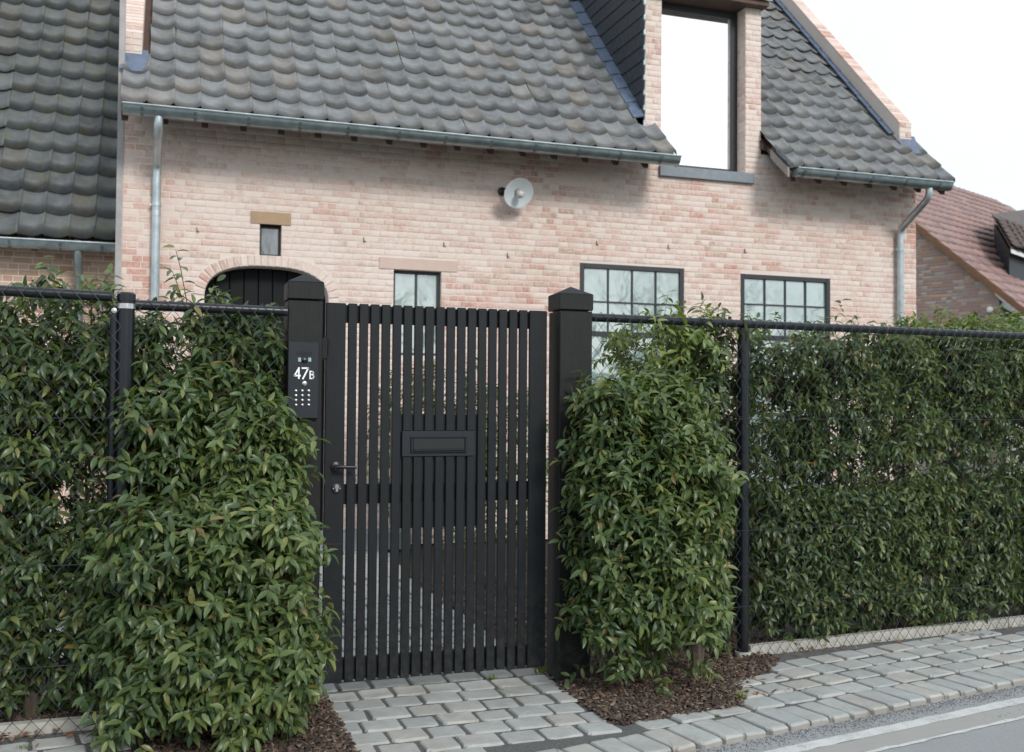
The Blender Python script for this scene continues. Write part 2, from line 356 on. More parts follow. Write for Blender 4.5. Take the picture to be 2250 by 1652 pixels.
# ---- alike pieces: the ones that show largest become objects that share meshes, the rest one joined mesh
def joined(name, tpl, ids, Ms, Ts, mat, parent, kind='stuff', smooth=False):
    b = BASE[parent.name] if parent is not None else np.zeros(3)
    V = []; L = []; T = []; off = 0
    for t, (tv, tf) in enumerate(tpl):
        k = np.nonzero(ids == t)[0]
        if len(k) == 0: continue
        tv = np.array(tv, float)
        vv = np.einsum('kij,nj->kni', Ms[k], tv)+(Ts[k]-b)[:, None, :]
        n = len(tv); lv = np.array([i for f in tf for i in f]); lt = np.array([len(f) for f in tf])
        V.append(vv.reshape(-1, 3)); L.append((lv[None, :]+(np.arange(len(k))*n)[:, None]+off).ravel()); T.append(np.tile(lt, len(k)))
        off += n*len(k)
    if not V: return None
    V = np.concatenate(V); L = np.concatenate(L); T = np.concatenate(T)
    me = bpy.data.meshes.new(name); me.vertices.add(len(V)); me.vertices.foreach_set('co', V.ravel())
    me.loops.add(len(L)); me.loops.foreach_set('vertex_index', L.astype(np.int32))
    me.polygons.add(len(T)); st = np.concatenate([[0], np.cumsum(T)[:-1]])
    me.polygons.foreach_set('loop_start', st.astype(np.int32)); me.polygons.foreach_set('loop_total', T.astype(np.int32))
    if smooth: me.polygons.foreach_set('use_smooth', np.ones(len(T), bool))
    me.update(calc_edges=True)
    return link(name, me, mat, parent, kind)
def shows(Ts, size=1.0):
    d = Ts-CAM; z = d@FW; x = F_PX*(d@R2)/np.maximum(z, .01); y = F_PX*(d@U2)/np.maximum(z, .01)
    inn = (np.abs(x) < 1140) & (np.abs(y) < 840) & (z > 0)
    return np.where(inn, size/np.maximum(z, .01), 0)
TM = {}
def pieces(name, stuffname, tpl, ids, Ms, Ts, mat, parent, limit=300, size=1.0, smooth=False, score=None):
    ids = np.array(ids); Ms = np.array(Ms); Ts = np.array(Ts)
    s = shows(Ts, size) if score is None else score
    order = np.argsort(-s, kind='stable'); own = order[:limit]; own = own[s[own] > 0]
    b = BASE[parent.name] if parent is not None else np.zeros(3)
    key = (name, id(tpl), mat.name)
    if key not in TM:
        TM[key] = []
        for tv, tf in tpl:
            me = bpy.data.meshes.new(name); me.from_pydata([tuple(p) for p in tv], [], tf)
            if smooth: me.polygons.foreach_set('use_smooth', [True]*len(me.polygons))
            me.update(); me.materials.append(mat); TM[key].append(me)
    for k in own:
        o = bpy.data.objects.new(name, TM[key][ids[k]]); col.objects.link(o)
        m4 = Matrix.Identity(4); mk = Ms[k]; tk = Ts[k]-b
        for i in range(3):
            for j in range(3): m4[i][j] = mk[i][j]
            m4[i][3] = tk[i]
        o.parent = parent; o.matrix_basis = m4
    rest = np.ones(len(ids), bool); rest[own] = False
    if rest.any(): joined(stuffname, tpl, ids[rest], Ms[rest], Ts[rest], mat, parent, 'stuff', smooth)
def arc(c, r, a0, a1, n, ux, uy):
    c = np.array(c, float); ux = np.array(ux, float); uy = np.array(uy, float)
    return [c+r*(ux*math.cos(a0+(a1-a0)*i/n)+uy*math.sin(a0+(a1-a0)*i/n)) for i in range(n+1)]

# ------------------------------------------------------------------ templates
def brick_tpl(k):
    r = random.Random(100+k); c = .06
    def j(a): return a*(1+r.uniform(-.6, .6))
    f = [(j(c)*.6, -1, j(c)), (1-j(c)*.6, -1, j(c)), (1-j(c)*.6, -1, 1-j(c)), (j(c)*.6, -1, 1-j(c))]
    m = [(0, -.6, 0), (1, -.6, 0), (1, -.6, 1), (0, -.6, 1)]; b = [(0, .4, 0), (1, .4, 0), (1, .4, 1), (0, .4, 1)]
    vs = f+m+b
    fs = [(0, 1, 2, 3)]+[(i+4, (i+1) % 4+4, (i+1) % 4, i) for i in range(4)]+[(i+8, (i+1) % 4+8, (i+1) % 4+4, i+4) for i in range(4)]
    return vs, fs
BRICK = [brick_tpl(k) for k in range(6)]
def tile_tpl(k, n=10):
    r = random.Random(200+k); vs = []; us = [0, .10, .24, .40, .55, .68, .79, .88, .97, 1.02, 1.06]
    def z(u): return .030*((.55-u)/.55)**2 if u < .55 else (.042*((u-.55)/.42)**1.9 if u <= .97 else .042-.42*(u-.97))
    th = .015
    for (v, dz) in ((0, 0), (.5, -.002*r.random()), (1, 0)):
        for u in us: vs.append((u, v, z(u)+dz))
    for u in us: vs.append((u, .004, z(u)-th))
    for v in (0, 1): vs.append((us[-1], v, z(us[-1])-th))
    m = n+1; fs = []
    for q in (0, 1):
        for i in range(n): fs.append((q*m+i, q*m+i+1, (q+1)*m+i+1, (q+1)*m+i))
    for i in range(n): fs.append((3*m+i, 3*m+i+1, i+1, i))
    fs.append((m-1, 4*m, 4*m+1, 3*m-1))
    return vs, fs
TILE = [tile_tpl(k) for k in range(4)]
def sett_tpl(k):
    r = random.Random(300+k); n = 20; out = []
    for i in range(n):
        a = 2*math.pi*(i+.5)/n; c, s_ = math.cos(a), math.sin(a)
        e = .17; x = math.copysign(abs(c)**e, c)*.5; y = math.copysign(abs(s_)**e, s_)*.5
        out.append((x*(1+r.uniform(-.06, .04)), y*(1+r.uniform(-.08, .06))))
    vs = []
    for sc_, z in ((.88, .0), (.955, -.0025), (1.0, -.010), (1.0, -.06)):
        for x, y in out: vs.append((x*sc_, y*sc_, z+(r.uniform(-.0012, .0010) if z > -.009 else 0)))
    vs.append((0, 0, .0002))
    fs = [(i, (i+1) % n, 4*n) for i in range(n)]
    for q in range(3): fs += [((q+1)*n+i, (q+1)*n+(i+1) % n, q*n+(i+1) % n, q*n+i) for i in range(n)]
    return vs, fs
SETT = [sett_tpl(k) for k in range(10)]
def leaf_tpl(k):
    r = random.Random(400+k); curl = r.uniform(.12, .50); fold = r.uniform(.25, .75); tw = r.uniform(-.12, .12)
    rows = [(0, .0), (.20, .135), (.48, .178), (.78, .105), (1, 0)]
    vs = [(0, 0, 0)]
    for t, wd in rows[1:4]:
        zc = -curl*t*t; xo = tw*t*t
        vs += [(xo-wd, t, zc+fold*wd), (xo, t, zc), (xo+wd, t, zc+fold*wd)]
    vs.append((tw, 1-.15*curl, -curl*1.05))
    fs = [(0, 2, 1), (0, 3, 2), (1, 2, 5, 4), (2, 3, 6, 5), (4, 5, 8, 7), (5, 6, 9, 8), (7, 8, 10), (8, 9, 10)]
    return vs, fs
LEAF = [leaf_tpl(k) for k in range(8)]
def slab_tpl():
    return ([(0, 0, 0), (1, 0, 0), (1, 1, 0), (0, 1, 0), (0, 0, 1), (1, 0, 1), (1, 1, 1), (0, 1, 1)],
            [(0, 3, 2, 1), (4, 5, 6, 7), (0, 1, 5, 4), (1, 2, 6, 5), (2, 3, 7, 6), (3, 0, 4, 7)])
SLAB = [slab_tpl()]
def chip_tpl(k):
    r = random.Random(500+k); p = [(-.5, -.15+r.uniform(-.1, .1), 0), (.5, -.2+r.uniform(-.1, .1), .05), (.45, .18, .02), (-.4, .22+r.uniform(-.1, .1), 0), (0, 0, .12)]
    return p+[(x, y, z-.12) for x, y, z in p[:4]], [(0, 1, 4), (1, 2, 4), (2, 3, 4), (3, 0, 4), (0, 5, 6, 1), (1, 6, 7, 2), (2, 7, 8, 3), (3, 8, 5, 0)]
CHIP = [chip_tpl(k) for k in range(5)]

# ------------------------------------------------------------------ ground, road
H = 4.95                                   # facade plane
KA = math.radians(10.2); FA = math.radians(4.7)   # kerb and right fence run at these angles to the gate
def kerb_y(x): return -1.095+(x-1.56)*math.tan(KA)      # front edge of the kerb setts
def fence_y(x): return .02+(x-1.3)*math.tan(FA)
mb = MB(); mb.add([(-150, -150, -.30), (150, -150, -.30), (150, 150, -.30), (-150, 150, -.30)], [(0, 1, 2, 3)])
mb.build('ground', M['grass'], kind='structure')
ku = np.array([math.cos(KA), math.sin(KA), 0]); kn = np.array([math.sin(KA), -math.cos(KA), 0])   # along, towards the road
k0 = np.array([1.56, -1.095, 0])
def kp(s, d, z): return tuple(k0+ku*s+kn*d+np.array([0, 0, z]))
mb = MB()
N = 60
for i in range(N+1):
    s = -40+80*i/N
    mb.v += [kp(s, -.05, -.028), kp(s, 9.0, -.028)]
for i in range(N): mb.f.append((2*i, 2*i+1, 2*i+3, 2*i+2))
road = mb.build('road', M['asphalt'], kind='structure')
def strip(name, d0, d1, z, mat, jag, a=-12, b=14, n=400):
    mb = MB()
    for i in range(n+1):
        s = a+(b-a)*i/n
        mb.v += [kp(s, d0+rnd.uniform(-jag, jag), z), kp(s, d1+rnd.uniform(-jag, jag), z)]
    for i in range(n): mb.f.append((2*i, 2*i+1, 2*i+3, 2*i+2))
    return mb.build(name, mat, kind='structure')
strip('gutter_channel', .20, .33, -.0265, M['channel'], .010)
strip('painted_line', .135, .205, -.025, M['line'], .004)
strip('road_seam', .33, .355, -.025, M['line'], .006)
# pavement bedding (grit joints)
mb = MB()
mb.add([kp(-14, -.03, -.009), kp(16, -.03, -.009), (17.0, 3.6, -.009), (3.4, fence_y(3.4)+.0, -.009), (1.3, .10, -.009), (-14, .10, -.009)], [(0, 1, 2, 3, 4, 5)])
mb.add([kp(-14, -.03, -.009), kp(16, -.03, -.009), kp(16, -.03, -.06), kp(-14, -.03, -.06)], [(0, 3, 2, 1)])
pav = mb.build('pavement', M['joint'], kind='structure')
pav['label'] = 'grey sandstone sett pavement with a soldier course along the kerb'
ids, Ms, Ts = [], [], []
def sett(c, lx, ly, ang, z=0.0):
    a = ang+rnd.gauss(0, .018); ca, sa = math.cos(a), math.sin(a)
    tx, ty = rnd.gauss(0, .018), rnd.gauss(0, .018)
    m = np.array([[ca*lx, -sa*ly, 0], [sa*lx, ca*ly, 0], [tx*lx, ty*ly, 1]])
    ids.append(rnd.randrange(10)); Ms.append(m); Ts.append((c[0], c[1], z+rnd.uniform(-.005, .004)))
MR = (1.14, 1.93, -.72, -.02)              # mulch bed right: roughly x0,x1,y0,y1
def in_right_bed(x, y):
    if x < 1.15 or y < -.70+(x-1.15)*.13: return False
    return x < 2.02-(-.30-y)*.55 if y < -.30 else x < 2.02+(y+.30)*1.35
def in_left_bed(x, y): return (-.78 < x < .02+.02*(-y) and -1.02 < y) or (x < -.78 and y > -.19)
# soldier course
s = -3.2
while s < 7.5:
    wd = rnd.uniform(.108, .13); c = kp(s+wd/2, -.125, 0)
    sett(c, wd, rnd.uniform(.225, .245), KA); s += wd+rnd.uniform(.009, .014)
# apron rows, parallel with the gate, and pavement rows, parallel with the kerb
def rowlen(): return rnd.uniform(.145, .185)
row = 0; y = .07
while y > -1.25:
    dp = rnd.uniform(.138, .15); x = -.0 if row % 2 == 0 else -.0
    first = True
    while x < 1.14+max(0, (-.70-y))*.9:
        lw = rowlen() if not (first and row % 2) else rnd.uniform(.09, .11)
        cx, cy = x+lw/2, y-dp/2
        if cy-dp*.5 > kerb_y(cx)+.245 and not(cx-lw/2 > 1.13):
            lw2 = min(lw, 1.16-x) if y > -.7 else lw
            if lw2 > .06: sett((x+lw2/2, cy), lw2, dp, 0)
        x += lw+rnd.uniform(.009, .016); first = False
    y -= dp+rnd.uniform(.013, .019); row += 1
for r_ in range(9):
    dmid = -(.245+.014+.068+r_*.156); s = -3.0+(r_ % 2)*.09
    while s < 7.5:
        lw = rnd.uniform(.155, .20); c = kp(s+lw/2, dmid, 0); s += lw+rnd.uniform(.012, .02)
        x, y2 = c[0], c[1]
        if x < 1.2+.5*lw and (x > .03 and y2 > -1.3) and (x < 1.16 or y2 > -.70): continue
        lim = 1.16+max(0, (-.70-y2))*.9+.012
        if -.03 < x-lw/2 < lim or (x-lw/2 < -.03 < x+lw/2):
            if x-lw/2 > -.03 and x+lw/2 > lim+.05 and not in_right_bed(x+lw/2, y2+.03):
                nl_ = x+lw/2-lim; sett((lim+nl_/2, y2), nl_, .132, KA)
            continue
        if in_right_bed(x-lw*.25, y2) or in_right_bed(x, y2+.03): continue
        if x < .0 and (in_left_bed(x, y2+.05) or x > -.10): continue
        if x > 1.2 and y2 > fence_y(x)-.072: continue
        if x < -.8 and y2 > -.25: continue
        sett(c, lw, rnd.uniform(.128, .142), KA)
pieces('sett', 'setts', SETT, ids, Ms, Ts, M['sett'], pav)
# loose grit in the joints and along the kerb
n = 16000; k = rng.random(n)
xs = rng.uniform(-1.4, 5.2, n); ys = np.where(k < .55, kerb_y(xs)-np.abs(rng.normal(0, .05, n)), rng.uniform(-1.15, .35, n))
zs = np.where(ys < kerb_y(xs), -.026, -.011)
ok = (ys < fence_y(xs)+.05); ok &= ~((ys > kerb_y(xs)) & (ys < kerb_y(xs)+.01)); xs, ys, zs = xs[ok], ys[ok], zs[ok]
n = len(xs); sz = rng.uniform(.002, .0055, n); an = rng.uniform(0, 6.3, n)
Mg = np.zeros((n, 3, 3)); Mg[:, 0, 0] = np.cos(an)*sz; Mg[:, 1, 0] = np.sin(an)*sz; Mg[:, 0, 1] = -np.sin(an)*sz*1.6; Mg[:, 1, 1] = np.cos(an)*sz*1.6; Mg[:, 2, 2] = sz*4
g = joined('loose_grit', CHIP, rng.integers(0, 5, n), Mg, np.stack([xs, ys, zs], 1), M['grit_stone'], None)
# planting beds
def bed(name, poly, z, mat): return MB().add([(p[0], p[1], z) for p in poly], [tuple(range(len(poly)))]).build(name, mat, kind='structure')
bed('planting_bed', [(1.15, -.70), (1.80, -.615), (2.03, -.28), (2.24, -.06), (2.5, .06), (2.3, .10), (1.17, .10)], -.004, M['soil'])
bed('planting_bed', [(-.80, -1.05), (.02, -1.05), (.005, -.16), (-.03, .10), (-.84, .10), (-.84, -.20)], -.004, M['soil'])
# garden ground behind the fence
bed('garden_ground', [(-9, .16), (12, .16), (12, 16), (-9, 16)], -.024, M['soil'])
def bark(name, regions, dens):
    P = []
    for (x0, x1, y0, y1, f) in regions:
        n = int((x1-x0)*(y1-y0)*dens); a = rng.uniform(x0, x1, n); b = rng.uniform(y0, y1, n)
        q = np.array([f(i, j) for i, j in zip(a, b)], bool) if f else np.ones(n, bool); P.append(np.stack([a[q], b[q]], 1))
    P = np.concatenate(P); n = len(P); L = rng.uniform(.012, .042, n)*np.where(rng.random(n) < .06, 1.8, 1); an = rng.uniform(0, 6.3, n); ti = rng.normal(0, .35, n)
    wd = rng.uniform(.45, 1.0, n)*np.minimum(L, .02)/.5
    ex = np.stack([np.cos(an)*np.cos(ti), np.sin(an)*np.cos(ti), np.sin(ti)], 1); ey = np.stack([-np.sin(an), np.cos(an), rng.normal(0, .3, n)], 1)
    ez = np.cross(ex, ey); Mx = np.stack([ex*L[:, None], ey*wd[:, None], ez*.03], 2)
    T = np.column_stack([P, rng.uniform(-.004, .012, n)])
    return joined(name, CHIP, rng.integers(0, 5, n), Mx, T, M['chip'], None)
bark('bark_mulch', [(1.12, 2.5, -.80, .08, lambda x, y: in_right_bed(x+rnd.gauss(0, .012), y+.09+rnd.gauss(0, .014)) and y < fence_y(x)+.05),
                    (-.85, .03, -1.05, .08, lambda x, y: in_left_bed(x, y)), (1.3, 5.5, .05, .45, lambda x, y: y > fence_y(x)+.03), (-2.0, -.8, -.1, .3, None), (1.165, 2.6, .16, 3.2, None)], 7500)
# dry leaves
n = 420; xs = np.concatenate([rng.uniform(1.9, 5, 150), rng.uniform(-1.6, -.5, 150), rng.uniform(1.2, 2.3, 120)]); ys = np.concatenate([fence_y(xs[:150])+rng.normal(-.0, .07, 150), rng.normal(-.2, .07, 150), rng.uniform(-.6, .0, 120)])
L = rng.uniform(.02, .045, n); an = rng.uniform(0, 6.3, n); Mx = np.zeros((n, 3, 3)); Mx[:, 0, 0] = np.cos(an)*L*1.4; Mx[:, 1, 0] = np.sin(an)*L*1.4; Mx[:, 0, 1] = -np.sin(an)*L; Mx[:, 1, 1] = np.cos(an)*L; Mx[:, 2, 2] = L
Mx[:, 2, 0] = rng.normal(0, .3, n)*L
joined('fallen_leaves', LEAF, rng.integers(0, 8, n), Mx, np.stack([xs, ys, np.full(n, .012)], 1), M['dry_leaf'], None)
# garden path behind the gate: setts again
gp = bed('garden_path', [(-.32, .13), (1.155, .13), (1.155, 4.94), (-.32, 4.94)], -.014, M['joint'])
ids, Ms, Ts = [], [], []
y = .10
while y < 4.85:
    xr = 1.145; xl = -.30
    x = xl+rnd.uniform(0, .08)
    while x < xr-.05:
        lw = rnd.uniform(.14, .19); sett((x+lw/2, y+.07), lw, .14, 0, -.002); x += lw+.016
    y += .158
pieces('sett', 'setts', SETT, ids, Ms, Ts, M['sett'], gp, limit=200)
bed('terrace', [(-9, 1.2), (-1.2, 1.2), (-1.25, 5.9), (-9, 5.9)], -.010, M['paving_light'])

# ------------------------------------------------------------------ bricks on a wall
def lay_bricks(parent, u0, u1, z0, z1, P, U, N, holes, course=.0602, hd=.0905, sl=.181, joint=.009, mat=None, seed=1, limit=300, name='brick', proud=.0035, mix=.5, region=None):
    """P origin, U along wall, N outward; holes = function(z0,z1)-> list of (a,b) to leave out"""
    r = random.Random(seed); ids, Ms, Ts = [], [], []
    U = np.array(U, float); N = np.array(N, float); P = np.array(P, float); nrow = int((z1-z0)/course)
    for k in range(nrow):
        za = z0+k*course; zb = za+course-joint
        spans = [(u0, u1)] if region is None else region(za, zb)
        for (a, b) in holes(za, zb):
            new = []
            for (c, d) in spans:
                if b <= c or a >= d: new.append((c, d)); continue
                if a-c > .02: new.append((c, a))
                if d-b > .02: new.append((b, d))
            spans = new
        header = (k % 2 == 0)
        for (c, d) in spans:
            u = c-(r.random()*.1 if not header else (hd/2 if (k//2) % 2 else 0))
            while u < d:
                ln = hd if (header and r.random() > .12) or (not header and r.random() < .14) else sl
                a, b = max(u, c), min(u+ln-joint, d)
                if b-a > .012:
                    pr = proud*r.uniform(.35, 1.25)
                    dz = r.uniform(-.002, .002)
                    m = np.column_stack([U*(b-a), -N*pr, np.array([0, 0, course-joint+r.uniform(-.003, .001)])])
                    ids.append(r.randrange(6)); Ms.append(m); Ts.append(P+U*a+np.array([0, 0, za+dz]))
                u += ln
    pieces(name, name+'s', BRICK, ids, Ms, Ts, mat, parent, limit=limit)

# ------------------------------------------------------------------ main house
X0 = at(255, 600, y=H)[0]; X1 = at(2012, 430, y=H)[0]
house = thing('brick_house', 'pale pink limewashed brick house with grey pantile roof, black windows and arched door', 'house', (X0, H, 0))
DL, DR = at(1415, 200, y=H)[0], at(1672, 200, y=H)[0]
DWL, DWR = at(1453, 200, y=H)[0], at(1638, 200, y=H)[0]; DWZ0 = at(1540, 372, y=H)[2]; DWZ1 = at(1655, 8, y=H-.12)[2]
Y0R, Z0R = 4.45, 3.955                      # lower edge of the tiles
GA = .30                                   # tile gauge
def roof_line(s):                           # distance up the slope -> (y, z)
    a1, a2 = math.radians(42), math.radians(46.5); L1 = .62
    if s < L1: return Y0R+s*math.cos(a1), Z0R+s*math.sin(a1)
    return Y0R+L1*math.cos(a1)+(s-L1)*math.cos(a2), Z0R+L1*math.sin(a1)+(s-L1)*math.sin(a2)
ZT = 4.22                                  # top of the facade under the rafters
DZT = DWZ1
ax0, ax1 = at(449, 640, y=H)[0], at(722, 640, y=H)[0]; azt = at(590, 585, y=H)[2]; azs = at(452, 650, y=H)[2]
def arch_span(z):                          # half-opening of the basket arch at height z
    cx, hw = (ax0+ax1)/2, (ax1-ax0)/2
    if z >= azt: return None
    r = azt-(azs-.03)
    if z <= azs-.03: return (ax0, ax1)
    q = (z-(azs-.03))/r
    return (cx-hw*(1-q**2.6)**(1/2.6), cx+hw*(1-q**2.6)**(1/2.6))
sw0, sw1 = at(571, 492, y=H), at(618, 563, y=H)
w1a, w1b = at(865, 592, y=H), at(970, 594, y=H); w1z = at(960, 782, y=H)[2]
w2a, w2b = at(1274, 577, y=H), at(1503, 589, y=H); w3a, w3b = at(1627, 601, y=H), at(1824, 611, y=H)
lin1 = (at(551, 463, y=H), at(639, 491, y=H)); lin2 = (at(833, 562, y=H), at(1005, 590, y=H))
RECT = [(sw0[0], sw1[0], sw1[2], sw0[2]), (w1a[0], w1b[0], w1z, w1a[2]), (w2a[0], w2b[0], .04, w2a[2]), (w3a[0], w3b[0], .04, w3a[2]),
        (DWL, DWR, DWZ0, DWZ1)]
LINT = [(lin1[0][0], lin1[1][0], sw0[2], lin1[0][2]), (lin2[0][0], lin2[1][0], w1a[2]+.002, lin2[0][2]-.01)]
SILL = [(at(1447, 375, y=H)[0], at(1654, 400, y=H)[0], DWZ0-.115, DWZ0-.002)]
def holes(za, zb):
    o = []
    for (a, b, c, d) in RECT+LINT+SILL:
        if zb > c+.008 and za < d-.008: o.append((a, b))
    zc_ = za-.01; r_ = azt+.10-(azs-.03); cx, hw = (ax0+ax1)/2, (ax1-ax0)/2+.10
    if zc_ < azt+.10:
        if zc_ <= azs-.03: o.append((ax0, ax1) if zc_ < azs-.09 else (ax0-.10, ax1+.10))
        else: q = (zc_-(azs-.03))/r_; k = (1-q**2.6)**(1/2.6); o.append((cx-hw*k, cx+hw*k))
    return o
def region(za, zb):
    return [(X0+.045, X1)] if zb < ZT else ([(DL, DR)] if zb < DZT else [])
# mortar wall with openings
wallb = MB()
xs = sorted({X0, X1, DL, DR, ax0, ax1, *[v for r in RECT for v in r[:2]]}); zs = sorted({0.0, ZT, DZT, azs-.03, azt, *[v for r in RECT for v in r[2:]]})
TW = .30
for i in range(len(xs)-1):
    for j in range(len(zs)-1):
        cx, cz = (xs[i]+xs[i+1])/2, (zs[j]+zs[j+1])/2
        if cz > ZT and not (DL < cx < DR): continue
        if cz > DZT: continue
        if any(a < cx < b and c < cz < d for a, b, c, d in RECT): continue
        if ax0 < cx < ax1 and cz < azt: continue
        wallb.box(xs[i], xs[i+1], H, H+TW, zs[j], zs[j+1])
n = 24; pl = []
for i in range(n+1):
    z = azs-.03+(azt-azs+.03)*(1-(1-i/n)**2); sp = arch_span(min(z, azt-1e-5)); pl.append((sp, z))
for i in range(n):
    (a, z0), (b, z1) = pl[i], pl[i+1]
    for sgn in (0, 1):
        e = ax0 if sgn == 0 else ax1
        q = [(e, H, z0), (a[sgn], H, z0), (b[sgn], H, z1), (e, H, z1)]
        wallb.prism(q if sgn else q[::-1], (0, TW, 0))
wall = wallb.build('facade_wall', M['mortar'], house)
lay_bricks(wall, X0+.045, X1, 0.02, DZT-.0, (0, H-.0, 0), (1, 0, 0), (0, -1, 0), holes, mat=M['brick'], seed=3, region=region)
# arch ring of bricks on edge
ids, Ms, Ts = [], [], []
cxa = (ax0+ax1)/2; pts = []
for i in range(401):
    t = math.pi*i/400; hw = (ax1-ax0)/2; hh = azt-azs+.03
    c, s_ = math.cos(t), math.sin(t); e = 2/2.6
    pts.append((cxa-math.copysign(abs(c)**e, c)*hw, azs-.03+abs(s_)**e*hh))
d = 0; last = pts[0]; k = 0
for i in range(1, len(pts)):
    d += math.hypot(pts[i][0]-last[0], pts[i][1]-last[1]); last = pts[i]
    if d > .058:
        d = 0; j = min(i+1, 400); tx, tz = pts[j][0]-pts[i-1][0], pts[j][1]-pts[i-1][1]; L = math.hypot(tx, tz)+1e-9; tx /= L; tz /= L
        nx, nz = -tz, tx
        m = np.column_stack([(tx*.048, 0, tz*.048), (0, .0115, 0), (nx*.10, 0, nz*.10)])
        ids.append(rnd.randrange(6)); Ms.append(m); Ts.append((pts[i][0]-tx*.024, H, pts[i][1]-tz*.024))
pieces('arch_brick', 'arch_bricks', BRICK, ids, Ms, Ts, M['brick'], wall)
MB().cbox(.2, 1.5, H-.32, H-.012, 0, .17, .004).build('door_step', M['stone_sill'], house)
# rest of the body
zb = MB(); zb.box(X0, X0+.3, H+TW, 12.5, 0, 4.2); zb.box(X1-.3, X1, H+TW, 12.5, 0, 4.2); zb.box(X0+.3, X1-.3, 12.2, 12.5, 0, 4.2)
for gx in (X0, X1-.3):
    zb.prism([(gx, H+TW, 4.2), (gx, 12.5, 4.2), (gx, 8.72, 8.0)], (.3, 0, 0))
zb.build('side_wall', M['mortar'], house)
MB().box(X0-.01, X0+.042, H-.012, H+.05, 0, 5.6).build('corner_strip', simple('grey_corner_mortar', (.40, .38, .38), .8), house)
# lintels, sill
for (a, b, c, d), mt in zip(LINT, ('stone_buff', 'stone_pink')):
    MB().cbox(a, b, H-.012, H+.09, c, d, .004).build('lintel', M[mt], house)
a, b, c, d = SILL[0]; MB().cbox(a, b, H-.045, H+.17, c, d, .003).build('window_sill', M['stone_sill'], house)
# rusty wall hooks
for px, py in ((432, 503), (799, 525), (975, 536), (1311, 533), (1468, 541), (1636, 550), (1115, 560)):
    p = at(px, py, y=H-.012); MB().box(p[0], p[0]+.005, H-.016, H, p[2]-.025, p[2]+.018).box(p[0]+.005, p[0]+.022, H-.018, H-.010, p[2]-.025, p[2]-.018).build('wall_hook', M['soffit'], house)

def window(x0, x1, z0, z1, yd, fr, bars_x, bars_z, glass, name='window', bw=.016, sub=None, deep=.05):
    f = MB(); f.cbox(x0, x0+fr, yd, yd+deep, z0, z1, .003); f.cbox(x1-fr, x1, yd, yd+deep, z0, z1, .003)
    f.cbox(x0+fr, x1-fr, yd+.001, yd+deep, z1-fr, z1, .003); f.cbox(x0+fr, x1-fr, yd+.001, yd+deep, z0, z0+fr, .003)
    fo = f.build(name, M['frame'], house)
    xa, xb = x0+fr, x1-fr; za, zb_ = z0+fr, z1-fr
    X = [xa]+[xa+(xb-xa)*t for t in bars_x]+[xb]; Z = [za]+list(bars_z)+[zb_]
    for t in X[1:-1]: MB().box(t-bw/2, t+bw/2, yd+.012, yd+.04, sub[0] if sub else za, zb_).build('glazing_bar', M['frame'], fo)
    for t in Z[1:-1]:
        h = bw/2 if not sub or t not in sub else .028
        MB().box(xa, xb, yd+.010, yd+.042, t-h, t+h).build('glazing_bar', M['frame'], fo)
    if sub: MB().box(xa, xb, yd+.028, yd+.032, za, sub[0]).build('pane', M[glass], fo); Z = [q_ for q_ in Z if q_ >= sub[0]]
    for i in range(len(X)-1):
        for j in range(len(Z)-1):
            t1, t2_ = rnd.uniform(-.004, .004), rnd.uniform(-.003, .003); y0_ = yd+.026     # each pane sits a little askew in its putty
            MB().prism([(X[i], y0_, Z[j]), (X[i+1], y0_+t1, Z[j]), (X[i+1], y0_+t1+t2_, Z[j+1]), (X[i], y0_+t2_, Z[j+1])], (0, .004, 0)).build('pane', M[glass], fo)
    return fo
window(sw0[0], sw1[0], sw1[2], sw0[2], H+.07, .022, [], [], 'glass_dark')
window(w1a[0], w1b[0], w1z, w1a[2], H+.05, .028, [.5], [], 'glass', bw=.024)
b2 = at(1300, 662, y=H)[2]; t2 = at(1400, 736, y=H)[2]; b3 = at(1650, 668, y=H)[2]; t3 = at(1740, 744, y=H)[2]
window(w2a[0], w2b[0], .06, w2a[2], H-.004, .052, [.25, .5, .75], [t2, b2], 'glass', sub=[t2])
window(w3a[0], w3b[0], .06, w3a[2], H-.004, .052, [.25, .5, .75], [t3, b3], 'glass', sub=[t3])
# dormer window, recessed, with a brick reveal on both sides
window(DWL-.02, DWR+.0, DWZ0, DWZ1, H+.17, .075, [], [], 'glass_sky', deep=.08)
for sx, nx in ((DWR, -1), (DWL, 1)):
    lay_bricks(wall, 0, .165, DWZ0, DWZ1, (sx, H+.003, 0), (0, 1, 0), (nx, 0, 0), lambda a, b: [], mat=M['brick'], seed=31, hd=.09, sl=.165, proud=.004, limit=60)
# arched door
d = MB(); hw = (ax1-ax0)/2
for i in range(9):
    a = ax0-.03+(ax1-ax0+.06)*i/9; b = ax0-.03+(ax1-ax0+.06)*(i+1)/9-.008
    MB().cbox(a, b, H+.19, H+.225, 0.02, azt+.03, .003).build('door_board', M['door_black'], house)
MB().box(ax0-.02, ax1+.02, H+.23, H+.24, .02, azt+.02).build('door_backing', M['door_black'], house)
